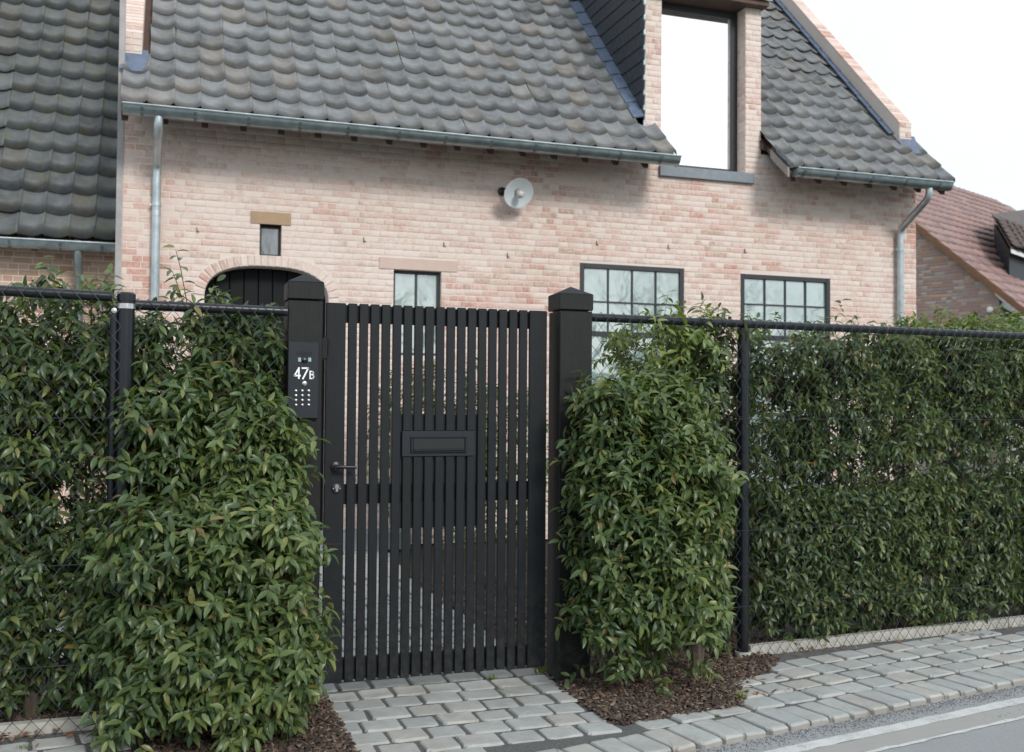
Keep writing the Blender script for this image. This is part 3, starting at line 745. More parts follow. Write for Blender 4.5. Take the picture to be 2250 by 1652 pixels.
# roof deck, tiles
rf = MB()
prof = [roof_line(s) for s in (0.02, .62, 6.0)]
up = prof[-1]
def deck(x0, x1, s0, s1, off=-.035):
    a1 = [s0]+([.62] if s0 < .62 < s1 else [])+[s1]
    for i in range(len(a1)-1):
        (ya, za), (yb, zb_) = roof_line(a1[i]), roof_line(a1[i+1])
        rf.prism([(x0, ya, za+off), (x0, yb, zb_+off), (x0, yb, zb_+off-.06), (x0, ya, za+off-.06)], (x1-x0, 0, 0))
XE = at(1484, 345, y=4.45)[0]; XR = at(1738, 372, y=4.45)[0]; XEND = at(2093, 405, y=4.45)[0]
SF = (H-Y0R)/math.cos(math.radians(42))
deck(X0+.04, XE, 0.02, SF); deck(XR-.03, XEND, 0.02, SF); deck(X0+.05, DL, SF, 6.0); deck(DR, X1-.05, SF, 6.0)
SLD = .80
YD = H
while DZT+.05+SLD*(YD-H) > Z0R+.62*math.sin(math.radians(42))+(YD-(Y0R+.62*math.cos(math.radians(42))))*math.tan(math.radians(46.5)): YD += .01
SD = .62+(YD-(Y0R+.62*math.cos(math.radians(42))))/math.cos(math.radians(46.5))
deck(DL, DR, SD, 6.0); deck(DR-.02, XR, SF-.10, SF); deck(XE-.1, DL, SF-.1, SF)
roof = rf.build('roof', M['soffit'], house)
ids, Ms, Ts = [], [], []
TWD = .2255
def put_tile(x, s, wdt=TWD, rl=roof_line, gauge=GA):
    (ya, za), (yb, zb_) = rl(s), rl(s+gauge*1.13)
    yv = np.array([0, yb-ya, zb_-za]); n = np.array([0, -(zb_-za), yb-ya]); n /= np.linalg.norm(n)
    lift = .036
    j = rnd.gauss(0, .006)
    m = np.column_stack([np.array([wdt, rnd.gauss(0, .004), rnd.gauss(0, .003)]), yv-n*lift+np.array([j, 0, 0]), n*(1+rnd.gauss(0, .05))])
    ids.append(rnd.randrange(4)); Ms.append(m); Ts.append(np.array([x, ya, za])+n*(lift*.9+rnd.gauss(0, .002)))
nrow = 18
xa = at(264, 240, y=Y0R)[0]; ncol = int((XEND-xa)/TWD+.5); TWD = (XEND-xa)/ncol
for r_ in range(nrow):
    s = r_*GA; y_ = roof_line(s)[0]
    for c_ in range(ncol):
        x = xa+c_*TWD; xm = x+TWD/2
        if s < .55:
            if XE-.02 < xm < XR: continue
        elif s > .85:
            if xm < X0+.18 or xm > X1-.12: continue
            if DL-.02 < xm < DR+.05 and s < SD+.1: continue
        else:
            if DL-.02 < xm < DR+.08: continue
            if xm > X1+.35: continue
        put_tile(x, s)
pieces('roof_tile', 'roof_tiles', TILE, ids, Ms, Ts, M['tile'], roof, smooth=True)
# back slope
(yr, zr) = roof_line(5.4)
rb = MB().prism([(X0, yr, zr-.05), (X0, 12.9, 3.7), (X0, 12.9, 3.76), (X0, yr, zr+.02)], (X1-X0, 0, 0)); rb.build('back_roof', M['tile'], house)
# parapets with brick coping, lead flashing
def parapet(xa, xb):
    s0 = .78; (y0, z0) = roof_line(s0); (y1, z1) = roof_line(5.5); h = .30
    mb = MB().prism([(xa, y0, z0-.15), (xa, y0, z0+h), (xa, y1, z1+h), (xa, y1, z1-.2)], (xb-xa, 0, 0))
    p = mb.build('parapet', M['mortar'], house)
    ids, Ms, Ts = [], [], []
    sd = np.array([0, y1-y0, z1-z0]); L = np.linalg.norm(sd); sd /= L; nn = np.array([0, -sd[2], sd[1]])
    t = 0.0
    while t < L-.06:
        m = np.column_stack([np.array([xb-xa+.006, 0, 0]), -nn*.010, sd*.054]); ids.append(rnd.randrange(6)); Ms.append(m)
        Ts.append(np.array([xa-.003, y0, z0+h])+sd*t); t += .062
    z = z0-.05; k = 0
    while z < z0+h-.04:
        cuts = [xa, (xa+xb)/2, xb] if k % 2 else [xa, xb]
        for a, b in zip(cuts[:-1], cuts[1:]):
            m = np.column_stack([np.array([b-a-.006, 0, 0]), np.array([0, .006, 0]), np.array([0, 0, .052])]); ids.append(rnd.randrange(6)); Ms.append(m); Ts.append((a+.003, y0, z))
        z += .0602; k += 1
    pieces('coping_brick', 'coping_bricks', BRICK, ids, Ms, Ts, M['brick'], p, limit=120)
    return y0, z0
parapet(X0+.01, X0+.185); parapet(X1-.175, X1)
def lead(poly, th, name='lead_flashing'):
    MB().prism(poly, th).build(name, M['lead'], house)
# flashing along right parapet and under the left pier
for k in range(1, 17):
    (ya, za), (yb, zb_) = roof_line(.63+k*GA*.98), roof_line(.63+(k+1)*GA)
    MB().prism([(X1-.178, ya, za+.09), (X1-.245, ya, za+.075), (X1-.245, yb, zb_+.065), (X1-.178, yb, zb_+.08)], (0, -.008, .010)).build('lead_flashing', M['lead'], house)
for xa_, xb_ in ((X0-.0, X0+.24), (X1-.19, X1+.06)):
    pts = []
    (ya, za), (yb, zb_) = roof_line(.60), roof_line(.82)
    m = MB(); n = 8; vs = []
    for i in range(n+1):
        x = xa_+(xb_-xa_)*i/n; bulge = .05*math.sin(math.pi*i/n)
        vs += [(x, ya-.02*math.sin(math.pi*i/n), za+.06-bulge*.5), (x, (ya+yb)/2, (za+zb_)/2+.055+bulge*.4), (x, yb-.01, zb_+.13)]
    m.add(vs, [(3*i, 3*i+3, 3*i+4, 3*i+1) for i in range(n)]+[(3*i+1, 3*i+4, 3*i+5, 3*i+2) for i in range(n)])
    m.build('lead_saddle', M['lead'], house, smooth=True)
# dormer: slate cheek, flashing, overhang
(yd1, zd1) = (YD, DZT+SLD*(YD-H))
MB().prism([(DL+.03, H+TW, roof_line(SF)[1]-.1), (DL+.03, yd1, zd1-.05), (DL+.03, H+TW, DZT+SLD*TW)], (.08, 0, 0)).build('dormer_cheek_core', M['slate'], house)
MB().prism([(DR-.09, H+TW, roof_line(SF)[1]-.1), (DR-.09, yd1, zd1-.05), (DR-.09, H+TW, DZT+SLD*TW)], (.08, 0, 0)).build('dormer_cheek_core', M['slate'], house)
ids, Ms, Ts = [], [], []
def rz(y):
    return Z0R+.62*math.sin(math.radians(42))+(y-(Y0R+.62*math.cos(math.radians(42))))*math.tan(math.radians(46.5))
z = 4.05; k = 0
while z < zd1:
    y = H+.012-(.05 if k % 2 else 0)
    while y < yd1:
        wd = .10
        if z+.09 > rz(y)+.02 and z+.07 < DZT+SLD*(y-H):
            m = np.column_stack([np.array([-.012, 0, 0]), np.array([0, wd-.004, 0]), np.array([.012, 0, .105])]); ids.append(0); Ms.append(m); Ts.append((DL-.004-.004*((k) % 2), y, z))
        y += wd
    z += .082; k += 1
pieces('slate', 'slates', SLAB, ids, Ms, Ts, M['slate'], house, limit=260)
MB().prism([(DL-.004, H+.01, roof_line(SF)[1]-.1), (DL-.004, yd1, zd1), (DL-.004, H+.01, DZT)], (.004, 0, 0)).build('cheek_board', M['slate'], house)
MB().cbox(DL-.012, DL+.012, H-.016, H+.02, roof_line(SF)[1]-.1, DZT, .002).build('cheek_trim', M['zinc'], house)
for k in range(0, 9):
    s0 = .62+k*GA; (ya, za), (yb, zb_) = roof_line(s0), roof_line(s0+GA*1.04)
    MB().prism([(DL-.14, ya, za+.088), (DL-.01, ya, za+.120), (DL-.01, yb, zb_+.105), (DL-.14, yb, zb_+.070)], (0, -.010, .012)).build('lead_flashing', M['lead'], house)
MB().prism([(DL-.03, H-.12, DZT+.0), (DL-.03, H+.25, DZT+.0), (DL-.03, YD+.1, DZT+SLD*(YD+.1-H)), (DL-.03, YD+.1, DZT+.05+SLD*(YD+.1-H)), (DL-.03, H-.12, DZT+.05)], (DR-DL+.06, 0, 0)).build('dormer_soffit', M['soffit'], house)
MB().prism([(DL-.05, H-.15, DZT+.052), (DL-.05, YD+.15, DZT+.052+SLD*(YD+.30-H)), (DL-.05, YD+.15, DZT+.09+SLD*(YD+.30-H)), (DL-.05, H-.15, DZT+.12)], (DR-DL+.10, 0, 0)).build('dormer_roof', M['zinc'], house)
# slanted verge board and cap at the cut beside the dormer
pa, pb = at(1672, 285, y=H), at(1714, 385, y=4.72)
(y1_, z1_), (y2_, z2_) = roof_line(.0), roof_line(.42)
MB().prism([(XR-.055, y1_-.02, z1_-.10), (XR-.055, y1_-.02, z1_+.0), (XR-.055, y2_, z2_+.0), (XR-.055, y2_, z2_-.10)], (.022, 0, 0)).build('verge_board', simple('weathered_grey_board', (.30, .27, .25), .7), house)
MB().prism([(XR-.033, y1_-.02, z1_+.0), (XR-.033, y2_, z2_+.0), (XR-.033, y2_, z2_+.05), (XR-.033, y1_-.02, z1_+.05)], (.05, 0, 0)).build('verge_capping', M['slate'], house)
MB().prism([(XE+.0, y1_-.0, z1_-.10), (XE+.0, y1_-.0, z1_+.0), (XE+.0, y2_-.12, z2_-.12), (XE+.0, y2_-.12, z2_-.22)], (.018, 0, 0)).build('verge_board', M['soffit'], house)
# rafters feet and soffit boards
for a_, b_ in ((X0+.04, XE-.05), (XR+.05, XEND-.05)):
    x = a_
    while x < b_:
        (ya, za), (yb, zb_) = roof_line(.08), roof_line(SF+.02)
        MB().prism([(x, ya, za-.095), (x, yb, zb_-.095), (x, yb, zb_-.20), (x, ya+.02, za-.17)], (.055, 0, 0)).build('rafter', M['soffit'], house)
        x += .335
# gutters
def gutter(xa, xb, yc, zc, r, parent, brk, mat='zinc', closed=(True, True)):
    mb = MB(); n = 10; vs = []
    for x in (xa, xb):
        for i in range(n+1):
            a = math.pi+math.pi*i/n; vs.append((x, yc+r*math.cos(a), zc+r*math.sin(a)))
        for i in range(n+1):
            a = 2*math.pi-math.pi*i/n; vs.append((x, yc+(r-.003)*math.cos(a), zc+(r-.003)*math.sin(a)))
    m = 2*n+2; mb.add(vs, [(i, i+m, i+1+m, i+1) for i in range(m-1)]+[(m-1, 2*m-1, m, 0)])
    for x, c in ((xa, closed[0]), (xb, closed[1])):
        if c: mb.add([(x, yc+r*math.cos(math.pi+math.pi*i/n), zc+r*math.sin(math.pi+math.pi*i/n)) for i in range(n+1)], [tuple(range(n+1))])
    g = mb.build('gutter', M[mat], parent, smooth=True)
    MB().tube([(xa-.003, yc-r-.004, zc+.002), (xb+.003, yc-r-.004, zc+.002)], .0095, 8).build('gutter_bead', M['zinc_bright'], g, smooth=True)
    k = 0
    for x in brk:
        b = MB(); pts = arc((x, yc, zc), r+.003, math.pi*.98, math.pi*1.75, 8, (0, 1, 0), (0, 0, 1))
        for p, q in zip(pts[:-1], pts[1:]):
            b.add([p+np.array((-.012, 0, 0)), p+np.array((.012, 0, 0)), q+np.array((.012, 0, 0)), q+np.array((-.012, 0, 0))], [(0, 1, 2, 3), (3, 2, 1, 0)])
        b.lathe((x, yc-(r+.004)*.75, zc-(r+.004)*.66), (0, -.75, -.66), [(0, .010), (.006, .010), (.008, .0)], 8)
        b.build('gutter_bracket', M['zinc'], g); k += 1
    return g
YG, ZG, RG = Y0R-.035, Z0R-.015, .082
b1 = [at(px, 300, y=YG-RG)[0] for px in (311, 429, 547, 660, 766, 879, 981, 1082, 1179, 1274, 1366, 1456)]
gutter(at(269, 240, y=YG-RG)[0], XE+.005, YG, ZG, RG, house, b1)
b2_ = [at(px, 390, y=YG-RG)[0] for px in (1770, 1843, 1920, 1995, 2068)]
gutter(XR+.02, at(2096, 410, y=YG-RG)[0], YG, ZG, RG, house, b2_)
# downpipes
def downpipe(pts, r, parent, clampz, yy, mat='zinc_bright', kind='downpipe'):
    P = [np.array(pts[0], float)]
    for i in range(1, len(pts)-1):
        a, b, c = map(np.array, (pts[i-1], pts[i], pts[i+1])); d1 = (a-b)/np.linalg.norm(a-b); d2 = (c-b)/np.linalg.norm(c-b); q = .075
        for t in np.linspace(0, 1, 6): P.append((1-t)**2*(b+d1*q)+2*t*(1-t)*b+t*t*(b+d2*q))
    P.append(np.array(pts[-1], float))
    o = MB().tube(P, r, 14).build('downpipe', M[mat], parent, smooth=True)
    x, y = pts[-1][0], pts[-1][1]
    for z in clampz:
        MB().lathe((x, y, z-.014), (0, 0, 1), [(0, r), (0, r+.006), (.028, r+.006), (.028, r)], 14).lathe((x, y, z-.10), (0, 0, 1), [(0, r+.001), (0, r+.003), (.05, r+.003), (.05, r+.001)], 14).box(x-r-.016, x-r, y-.008, y+.012, z-.009, z+.009).build('pipe_clamp', M['zinc_bright'], o, smooth=True)
    return o
pxl = at(341, 600, y=H-.06)[0]; pzc = at(341, 450, y=H-.06)[2]
downpipe([(pxl+.015, YG, ZG-RG*.4), (pxl+.012, YG, ZG-RG-.10), (pxl, H-.06, ZG-RG-.30), (pxl, H-.06, .05)], .039, house, [pzc, 1.2], 0)
pxr = at(1978, 600, y=H-.06)[0]; pt = at(2042, 425, y=YG)
downpipe([(pt[0], YG, ZG-RG*.4), (pt[0]-.0, YG, ZG-RG-.09), (pxr, H-.06, at(1978, 505, y=H-.06)[2]), (pxr, H-.06, .05)], .039, house, [at(1978, 549, y=H-.06)[2]], 0)
# wall lamp
lc = at(1140, 424, y=H-.24); bp = at(1104, 420, y=H-.03)
lamp = thing('wall_lamp', 'round white dish lamp with a bare bulb on the pale brick facade', 'lamp', (bp[0], H-.02, bp[2]))
MB().lathe((bp[0], H-.001, bp[2]), (0, -1, 0), [(0, .042), (.03, .042), (.04, .03), (.05, .0)], 20).build('base', M['metal_black'], lamp, smooth=True)
axl = np.array([.10, -1.0, -.58]); axl /= np.linalg.norm(axl)
MB().tube([(bp[0], H-.03, bp[2]), (bp[0]+.01, H-.11, bp[2]+.01), tuple(np.array(lc)-axl*.05)], .013, 10).build('arm', M['metal_black'], lamp, smooth=True)
sh = MB().lathe(np.array(lc)-axl*.045, axl, [(0, .03), (.008, .06), (.024, .11), (.044, .158), (.047, .158), (.029, .108), (.014, .058), (.006, .03)], 40); sh.build('shade', M['enamel'], lamp, smooth=True)
MB().lathe(np.array(lc)-axl*.05, axl, [(-.03, .022), (.03, .026), (.035, .018)], 16, cap=True).build('socket', M['seal'], lamp, smooth=True)
MB().lathe(np.array(lc)-axl*.018, axl, [(0, .016), (.02, .026), (.045, .040), (.070, .040), (.09, .026), (.098, .004)], 20, cap=True).build('bulb', M['bulb'], lamp, smooth=True)

# ------------------------------------------------------------------ annex on the left, set back
AY = 5.98; AE = 5.70
azg = at(120, 531, y=AE)[2]
annex = thing('annex', 'lower brick annex left of the house with a steep mossy dark pantile roof', 'house', (-2.2, AY, 0))
AX0, AX1 = -4.5, X0-.012
wa = MB().box(AX0, AX1, AY, AY+.3, 0, azg+.2).build('wall', M['mortar'], annex)
lay_bricks(wa, -3.2, AX1, 0.02, azg+.1, (0, AY, 0), (1, 0, 0), (0, -1, 0), lambda a, b: [], mat=M['brick_plain'], seed=8)
aa = math.radians(57)
def annex_line(s): return AE+.03+s*math.cos(aa), azg+.035+s*math.sin(aa)
ra = MB(); (ya, za), (yb, zb_) = annex_line(0), annex_line(5.2)
ra.prism([(AX0, ya, za-.05), (AX0, yb, zb_-.05), (AX0, yb, zb_-.11), (AX0, ya, za-.11)], (AX1-AX0, 0, 0))
ra.prism([(AX0, yb, zb_-.05), (AX0, yb+3.3, zb_-5), (AX0, yb+3.3, zb_-5.1), (AX0, yb, zb_-.12)], (AX1-AX0, 0, 0))
ar = ra.build('roof', M['soffit'], annex)
ids, Ms, Ts = [], [], []
for r_ in range(17):
    x = AX1-.2255
    while x > -3.6:
        put_tile(x, r_*.285, .2255, annex_line, .285); x -= .2255
pieces('roof_tile', 'roof_tiles', TILE, ids, Ms, Ts, M['tile_moss'], ar, smooth=True)
gutter(AX0, AX1-.004, AE-.02, azg-.005, .078, annex, [at(px, 540, y=AE-.08)[0] for px in (20, 209-70+70-77, 209+10-209+214)] + [-2.6, -3.2])
pa = at(175, 600, y=AY-.05)
downpipe([(pa[0], AE, azg-.05), (pa[0], AE, azg-.14), (pa[0], AY-.06, azg-.40), (pa[0], AY-.06, .05)], .041, annex, [1.9], 0, mat='zinc')
for x in np.arange(AX0+.1, AX1, .4): MB().box(x, x+.05, AE+.0, AY, azg-.06, azg+.03).build('rafter', M['soffit'], annex)
lt = at(92, 636, y=AY-.12)
wl = thing('carriage_lamp', 'small dark lantern on the shaded annex wall just above the fence rail', 'lamp', (lt[0], AY-.02, lt[2]))
MB().lathe((lt[0], AY-.10, lt[2]-.05), (0, 0, 1), [(0, .045), (.10, .06), (.11, .075), (.16, .03), (.19, .012), (.20, .0)], 6).build('lantern', M['pipe_black'], wl)
MB().tube([(lt[0], AY, lt[2]+.02), (lt[0], AY-.10, lt[2]+.06)], .01, 6).build('bracket', M['pipe_black'], wl)

# ------------------------------------------------------------------ neighbour's house, far right
ra_ = math.radians(67); E_ = np.array([math.sin(ra_), math.cos(ra_), 0]); G_ = np.array([-math.cos(ra_), math.sin(ra_), 0])
dd = ray(2196, 700); C0 = CAM+dd*20.0; C0[2] = 0
nb = thing('neighbour_house', 'mottled red brick gable house with a wide muted red tiled roof, beyond on the right', 'house', tuple(C0))
PN = -E_                                     # gable faces away from the ridge direction
va = on_plane(2020, 497, C0, PN); vb = on_plane(2194, 634, C0, PN)
ga, gb = (va-C0)@G_, (vb-C0)@G_; tg = (va[2]-vb[2])/(ga-gb)      # height gained per metre along the gable
def gz(g): return vb[2]+(g-gb)*tg
# ridge from the roof plane
nrm = np.cross(E_, G_+np.array([0, 0, tg])); nrm /= np.linalg.norm(nrm)
rp = on_plane(2170, 436, va, nrm); gr = (rp-C0)@G_; gr = max(ga+.6, min(gr, 9.0))
def nbp(g, e, z): return C0*np.array([1, 1, 0])+G_*g+E_*e+np.array([0, 0, z])
mb = MB().prism([nbp(0, 0, 0), nbp(2*gr, 0, 0), nbp(2*gr, 0, gz(0)-.12), nbp(gr, 0, gz(gr)-.12), nbp(0, 0, gz(0)-.12)], E_*10)
nw = mb.build('wall', M['mortar_dark'], nb)
lay_bricks(nw, 0, 3.2, .3, gz(3.2), C0*np.array([1, 1, 0]), G_, -E_, lambda a, b: [(-1, -.5)], mat=M['brick_red'], seed=21, course=.066, hd=.11, sl=.22, joint=.011,
           region=lambda a, b: [(max(0, (b-gz(0)+.10)/tg), 3.2)] if b > gz(0)-.1 else [(0, 3.2)])
sl_ = G_+np.array([0, 0, tg]); sll = np.linalg.norm(sl_)
mb = MB().prism([nbp(-.55, -.08, gz(-.55)-.06), nbp(gr, -.08, gz(gr)-.06), nbp(gr, -.08, gz(gr)+.0), nbp(-.55, -.08, gz(-.55)+.0)], E_*11)
mb.prism([nbp(gr, -.08, gz(gr)-.06), nbp(2*gr+.5, -.08, gz(-.5)-.06), nbp(2*gr+.5, -.08, gz(-.5)), nbp(gr, -.08, gz(gr))], E_*11)
nr = mb.build('roof', M['tile_red'], nb)
ids, Ms, Ts = [], [], []; su = sl_/sll; nn = np.cross(E_, su); nn = nn if nn[2] > 0 else -nn
Lr = (gr+.55)*sll; tl = .34
for i in range(int(Lr/tl)+1):
    for j in range(34):
        m = np.column_stack([E_*.30, su*tl*1.1-nn*.02, nn*.5]); ids.append(rnd.randrange(4)); Ms.append(m); Ts.append(nbp(-.55, -.08, gz(-.55))+su*tl*i+E_*(.30*j)+nn*.022)
pieces('roof_tile', 'roof_tiles', TILE, ids, Ms, Ts, M['tile_red'], nr, smooth=True, limit=300)
MB().prism([nbp(-.55, -.10, gz(-.55)-.10), nbp(gr, -.10, gz(gr)-.10), nbp(gr, -.10, gz(gr)+.03), nbp(-.55, -.10, gz(-.55)+.03)], -E_*.04).build('verge_board', simple('orange_brown_board', (.20, .095, .05), .7), nb)
MB().prism([nbp(-.52, -.02, gz(-.52)-.22), nbp(.05, -.02, gz(.05)-.16), nbp(.05, -.02, gz(.05)-.07), nbp(-.52, -.02, gz(-.52)-.11)], -E_*.06).build('fascia_board', M['white_paint'], nb)
MB().box(0, 1, 0, 1, 0, 1)
MB().prism([nbp(-.52, 0, gz(-.52)-.12), nbp(-.05, 0, gz(-.05)-.22), nbp(-.05, 0, gz(-.05)-.30), nbp(-.52, 0, gz(-.52)-.2)], E_*9).build('soffit', M['white_paint'], nb)
gq = [nbp(-.60, -.05, gz(-.6)-.06), nbp(-.60, 9, gz(-.6)-.06)]
MB().tube(gq, .07, 10).build('gutter', M['pipe_black'], nb, smooth=True)
MB().tube([nbp(-.58, .12, gz(-.6)-.06), nbp(-.50, .12, gz(-.6)-.22), nbp(-.10, .10, gz(-.6)-.42), nbp(-.05, .08, gz(-.6)-.55), nbp(-.05, .08, 0)], .035, 8).build('downpipe', M['pipe_black'], nb, smooth=True)
# its dormer
q = [on_plane(px, py, va+nn*.55, nrm) for px, py in ((2180, 470), (2290, 455), (2330, 580), (2222, 541))]
dm = MB().prism(q, (0, 0, -.06)); do = dm.build('dormer_roof', M['tile_dark'], nb)
ids, Ms, Ts = [], [], []
u_ = (q[2]-q[3]); ul = np.linalg.norm(u_); v_ = (q[0]-q[3]); vl = np.linalg.norm(v_); nz_ = np.cross(u_, v_); nz_ /= np.linalg.norm(nz_); nz_ = nz_ if nz_[2] > 0 else -nz_
for i in range(max(1, int(vl/.34))):
    for j in range(max(1, int(ul/.3))):
        m = np.column_stack([u_/ul*.30, v_/vl*.37-nz_*.02, nz_]); ids.append(rnd.randrange(4)); Ms.append(m); Ts.append(q[3]+v_/vl*.34*i+u_/ul*.3*j+nz_*.03)
pieces('roof_tile', 'roof_tiles', TILE, ids, Ms, Ts, M['tile_dark'], do, smooth=True)
MB().obox(q[3]-np.array([0, 0, .14]), u_, v_*.04, (0, 0, .10)).build('dormer_fascia', M['white_paint'], nb)
MB().obox(q[3]-np.array([0, 0, .9])+v_*.1, u_, v_*.8, (0, 0, .74)).build('dormer_wall', M['frame'], nb)
sp = on_plane(2178, 681, C0, PN)-E_*.05
MB().lathe(sp, -E_, [(-.05, .05), (.02, .065), (.05, .05), (.06, .0)], 16).build('wall_light', M['white_paint'], nb, smooth=True)

# ------------------------------------------------------------------ gate posts
def gate_post(x0, x1, y0, y1, label, grp='square timber gate posts'):
    cx, cy = (x0+x1)/2, (y0+y1)/2
    t = thing('gate_post', label, 'gate post', (cx, cy, 0), grp)
    MB().cbox(x0, x1, y0, y1, -.05, 1.868, .004).build('shaft', M['post'], t)
    c = MB().cbox(x0-.004, x1+.004, y0-.004, y1+.004, 1.874, 1.955, .003)
    o = c.build('cap', M['post'], t)
    MB().add([(x0-.003, y0-.003, 1.9555), (x1+.003, y0-.003, 1.9555), (x1+.003, y1+.003, 1.9555), (x0-.003, y1+.003, 1.9555), (cx, cy, 2.000)], [(0, 1, 4), (1, 2, 4), (2, 3, 4), (3, 0, 4), (0, 3, 2, 1)]).build('cap_top', M['wood'], o)
    return t
LP = (-.190, -.030, -.10, .06); RP = (1.160, 1.337, -.10, .06)
zt = at(670, 655, y=-.1)[2]
gate_post(*LP, label='square black timber gate post with a pyramid cap carrying the intercom, left of the gate')
gate_post(*RP, label='square black timber gate post with a pyramid cap between gate and bushy shrub, no intercom')
# ------------------------------------------------------------------ gate
gate = thing('garden_gate', 'tall black gate of narrow vertical timber slats with a letter slot', 'gate', (.56, .02, .06))
GZ0, GZ1 = .06, 1.872; W = 1.128; SLT = .022
MB().cbox(.0, .094, 0, SLT, GZ0, GZ1, .003).build('stile', M['wood'], gate)
MB().cbox(W-.094, W, 0, SLT, GZ0, GZ1, .003).build('stile', M['wood'], gate)
lx0, lx1 = at(883, 970, y=0)[0], at(1042, 970, y=0)[0]; lz1, lz0 = at(960, 946, y=0)[2], at(960, 1003, y=0)[2]
p0 = .1065; pitch = (W-.094-.0125-p0+.0125)/17
for i in range(17):
    a = p0+i*pitch; b = a+pitch-.0125
    sl_m = wood('slat_stain', tuple(c*rnd.uniform(.9, 1.12) for c in (.0100, .0128, .0160)), (.0066, .0085, .0108))
    if a < lx1-.004 and b > lx0+.004:
        m = MB().cbox(a, b, 0, SLT, GZ0, lz0+.001, .0025); m.cbox(a, b, 0, SLT, lz1-.001, GZ1, .0025)
    else: m = MB().cbox(a, b, 0, SLT, GZ0, GZ1, .0025)
    m.build('slat', sl_m, gate)
for z0, z1 in ((GZ1-.092, GZ1-.006), (at(760, 1107, y=.045)[2], at(760, 1063, y=.045)[2]), (GZ0+.004, GZ0+.110)):
    MB().cbox(.02, W-.02, SLT+.0005, SLT+.03, z0, z1, .003).build('cross_rail', M['wood'], gate)
lp = MB().cbox(lx0, lx1, -.004, SLT-.002, lz0+.0012, lz1-.001, .0025).build('letter_plate', M['plate_dark'], gate)
fx0, fx1 = at(902, 975, y=0)[0], at(1025, 975, y=0)[0]; fz1, fz0 = at(960, 959, y=0)[2], at(960, 994, y=0)[2]
fr = MB()
fr.cbox(fx0, fx1, -.014, -.0045, fz1-.006, fz1, .002); fr.cbox(fx0, fx1, -.014, -.0045, fz0, fz0+.006, .002)
fr.cbox(fx0, fx0+.010, -.0135, -.0045, fz0+.006, fz1-.006, .002); fr.cbox(fx1-.010, fx1, -.0135, -.0045, fz0+.006, fz1-.006, .002)
fr.build('slot_frame', M['metal_black'], lp)
fl = MB().cbox(fx0+.012, fx1-.012, -.009, -.0045, fz0+.017, fz1-.008, .001); fl.cbox(fx0+.011, fx1-.011, -.016, -.0045, fz0+.008, fz0+.016, .003)
fl.build('slot_flap', M['metal_black'], lp)
bz1 = at(900, 905, y=.05)[2]; MB().cbox(.36, .80, SLT+.001, SLT+.19, .78, 1.34, .004).build('letter_box', M['frame'], gate)
# handle and lock
hp = at(737, 1025, y=0); h = MB().lathe((hp[0], 0, hp[2]), (0, -1, 0), [(0, .0235), (.008, .0235), (.010, .020), (.012, .010), (.045, .010)], 20, cap=True)
ho = h.build('handle_rose', M['metal_black'], gate, smooth=True)
MB().tube([(hp[0], -.045, hp[2]), (hp[0]+.02, -.052, hp[2]+.001), (hp[0]+.05, -.052, hp[2]), (hp[0]+.092, -.052, hp[2]-.001)], [.0105, .0095, .008, .0075], 10).build('lever', M['metal_black'], ho, smooth=True)
MB().lathe((hp[0]-.012, -.0085, hp[2]+.001), (0, -1, 0), [(0, .003), (.001, .003), (.0015, 0)], 8).build('screw', M['steel'], ho)
kp_ = at(739, 1073, y=0); ro = MB().lathe((kp_[0], 0, kp_[2]), (0, -1, 0), [(0, .0235), (.006, .0235), (.008, .021), (.0081, 0)], 24).build('lock_rose', M['frame'], gate, smooth=True)
MB().lathe((kp_[0]+.001, -.0075, kp_[2]+.006), (0, -1, 0), [(0, .0085), (.004, .0085), (.0045, 0)], 16).box(kp_[0]-.004, kp_[0]+.006, -.0115, -.0085, kp_[2]-.014, kp_[2]+.004).build('cylinder', M['steel'], ro)
MB().box(kp_[0]-.0002, kp_[0]+.0022, -.0130, -.0118, kp_[2]+.001, kp_[2]+.011).build('keyhole', M['door_black'], ro)
for dx in (-.015, .016): MB().lathe((kp_[0]+dx, -.0078, kp_[2]), (0, -1, 0), [(0, .0028), (.001, .0028), (.0014, 0)], 8).build('screw', M['steel'], ro)
# strike box between post and gate
sz = at(713, 763, y=-.02)[2]
MB().cbox(-.029, .004, -.03, .05, sz-.055, sz+.045, .003).tube([(.006, -.02, sz+.042), (.012, -.03, sz+.02), (.008, -.03, sz-.01), (.002, -.028, sz-.05)], .0022, 6).build('latch', M['post'], gate)
# ------------------------------------------------------------------ intercom
ix0, ix1 = at(633, 835, y=-.13)[0], at(700, 835, y=-.13)[0]; iz1, iz0 = at(666, 751, y=-.13)[2], at(666, 919, y=-.13)[2]
ic = thing('intercom', 'black intercom panel numbered 47B with steel keypad on the left gate post', 'intercom', ((ix0+ix1)/2, -.11, iz0))
pl_ = MB().cbox(ix0, ix1, -.128, -.1005, iz0, iz1, .002).build('panel', M['plate_dark'], ic)
YI = -.1285
def ip(px, py): return at(px, py, y=YI)
c = ip(669, 790); MB().lathe((c[0], YI, c[2]), (0, -1, 0), [(0, .0165), (.002, .0160), (.008, .0125), (.012, .007), (.0135, 0)], 20).build('camera_dome', M['lens'], ic, smooth=True)
for px in (658.5, 680.5):
    q = ip(px, 790); MB().box(q[0]-.0065, q[0]+.0065, YI-.001, YI, q[2]-.009, q[2]+.009).build('light_window', M['pale_lens'], ic)
for i in range(13):
    for j in range(3):
        q = ip(652+i*2.7, 774+j*3.0); MB().box(q[0]-.0008, q[0]+.0008, YI-.0004, YI, q[2]-.0022, q[2]+.0022).build('speaker_slot', M['door_black'], ic)
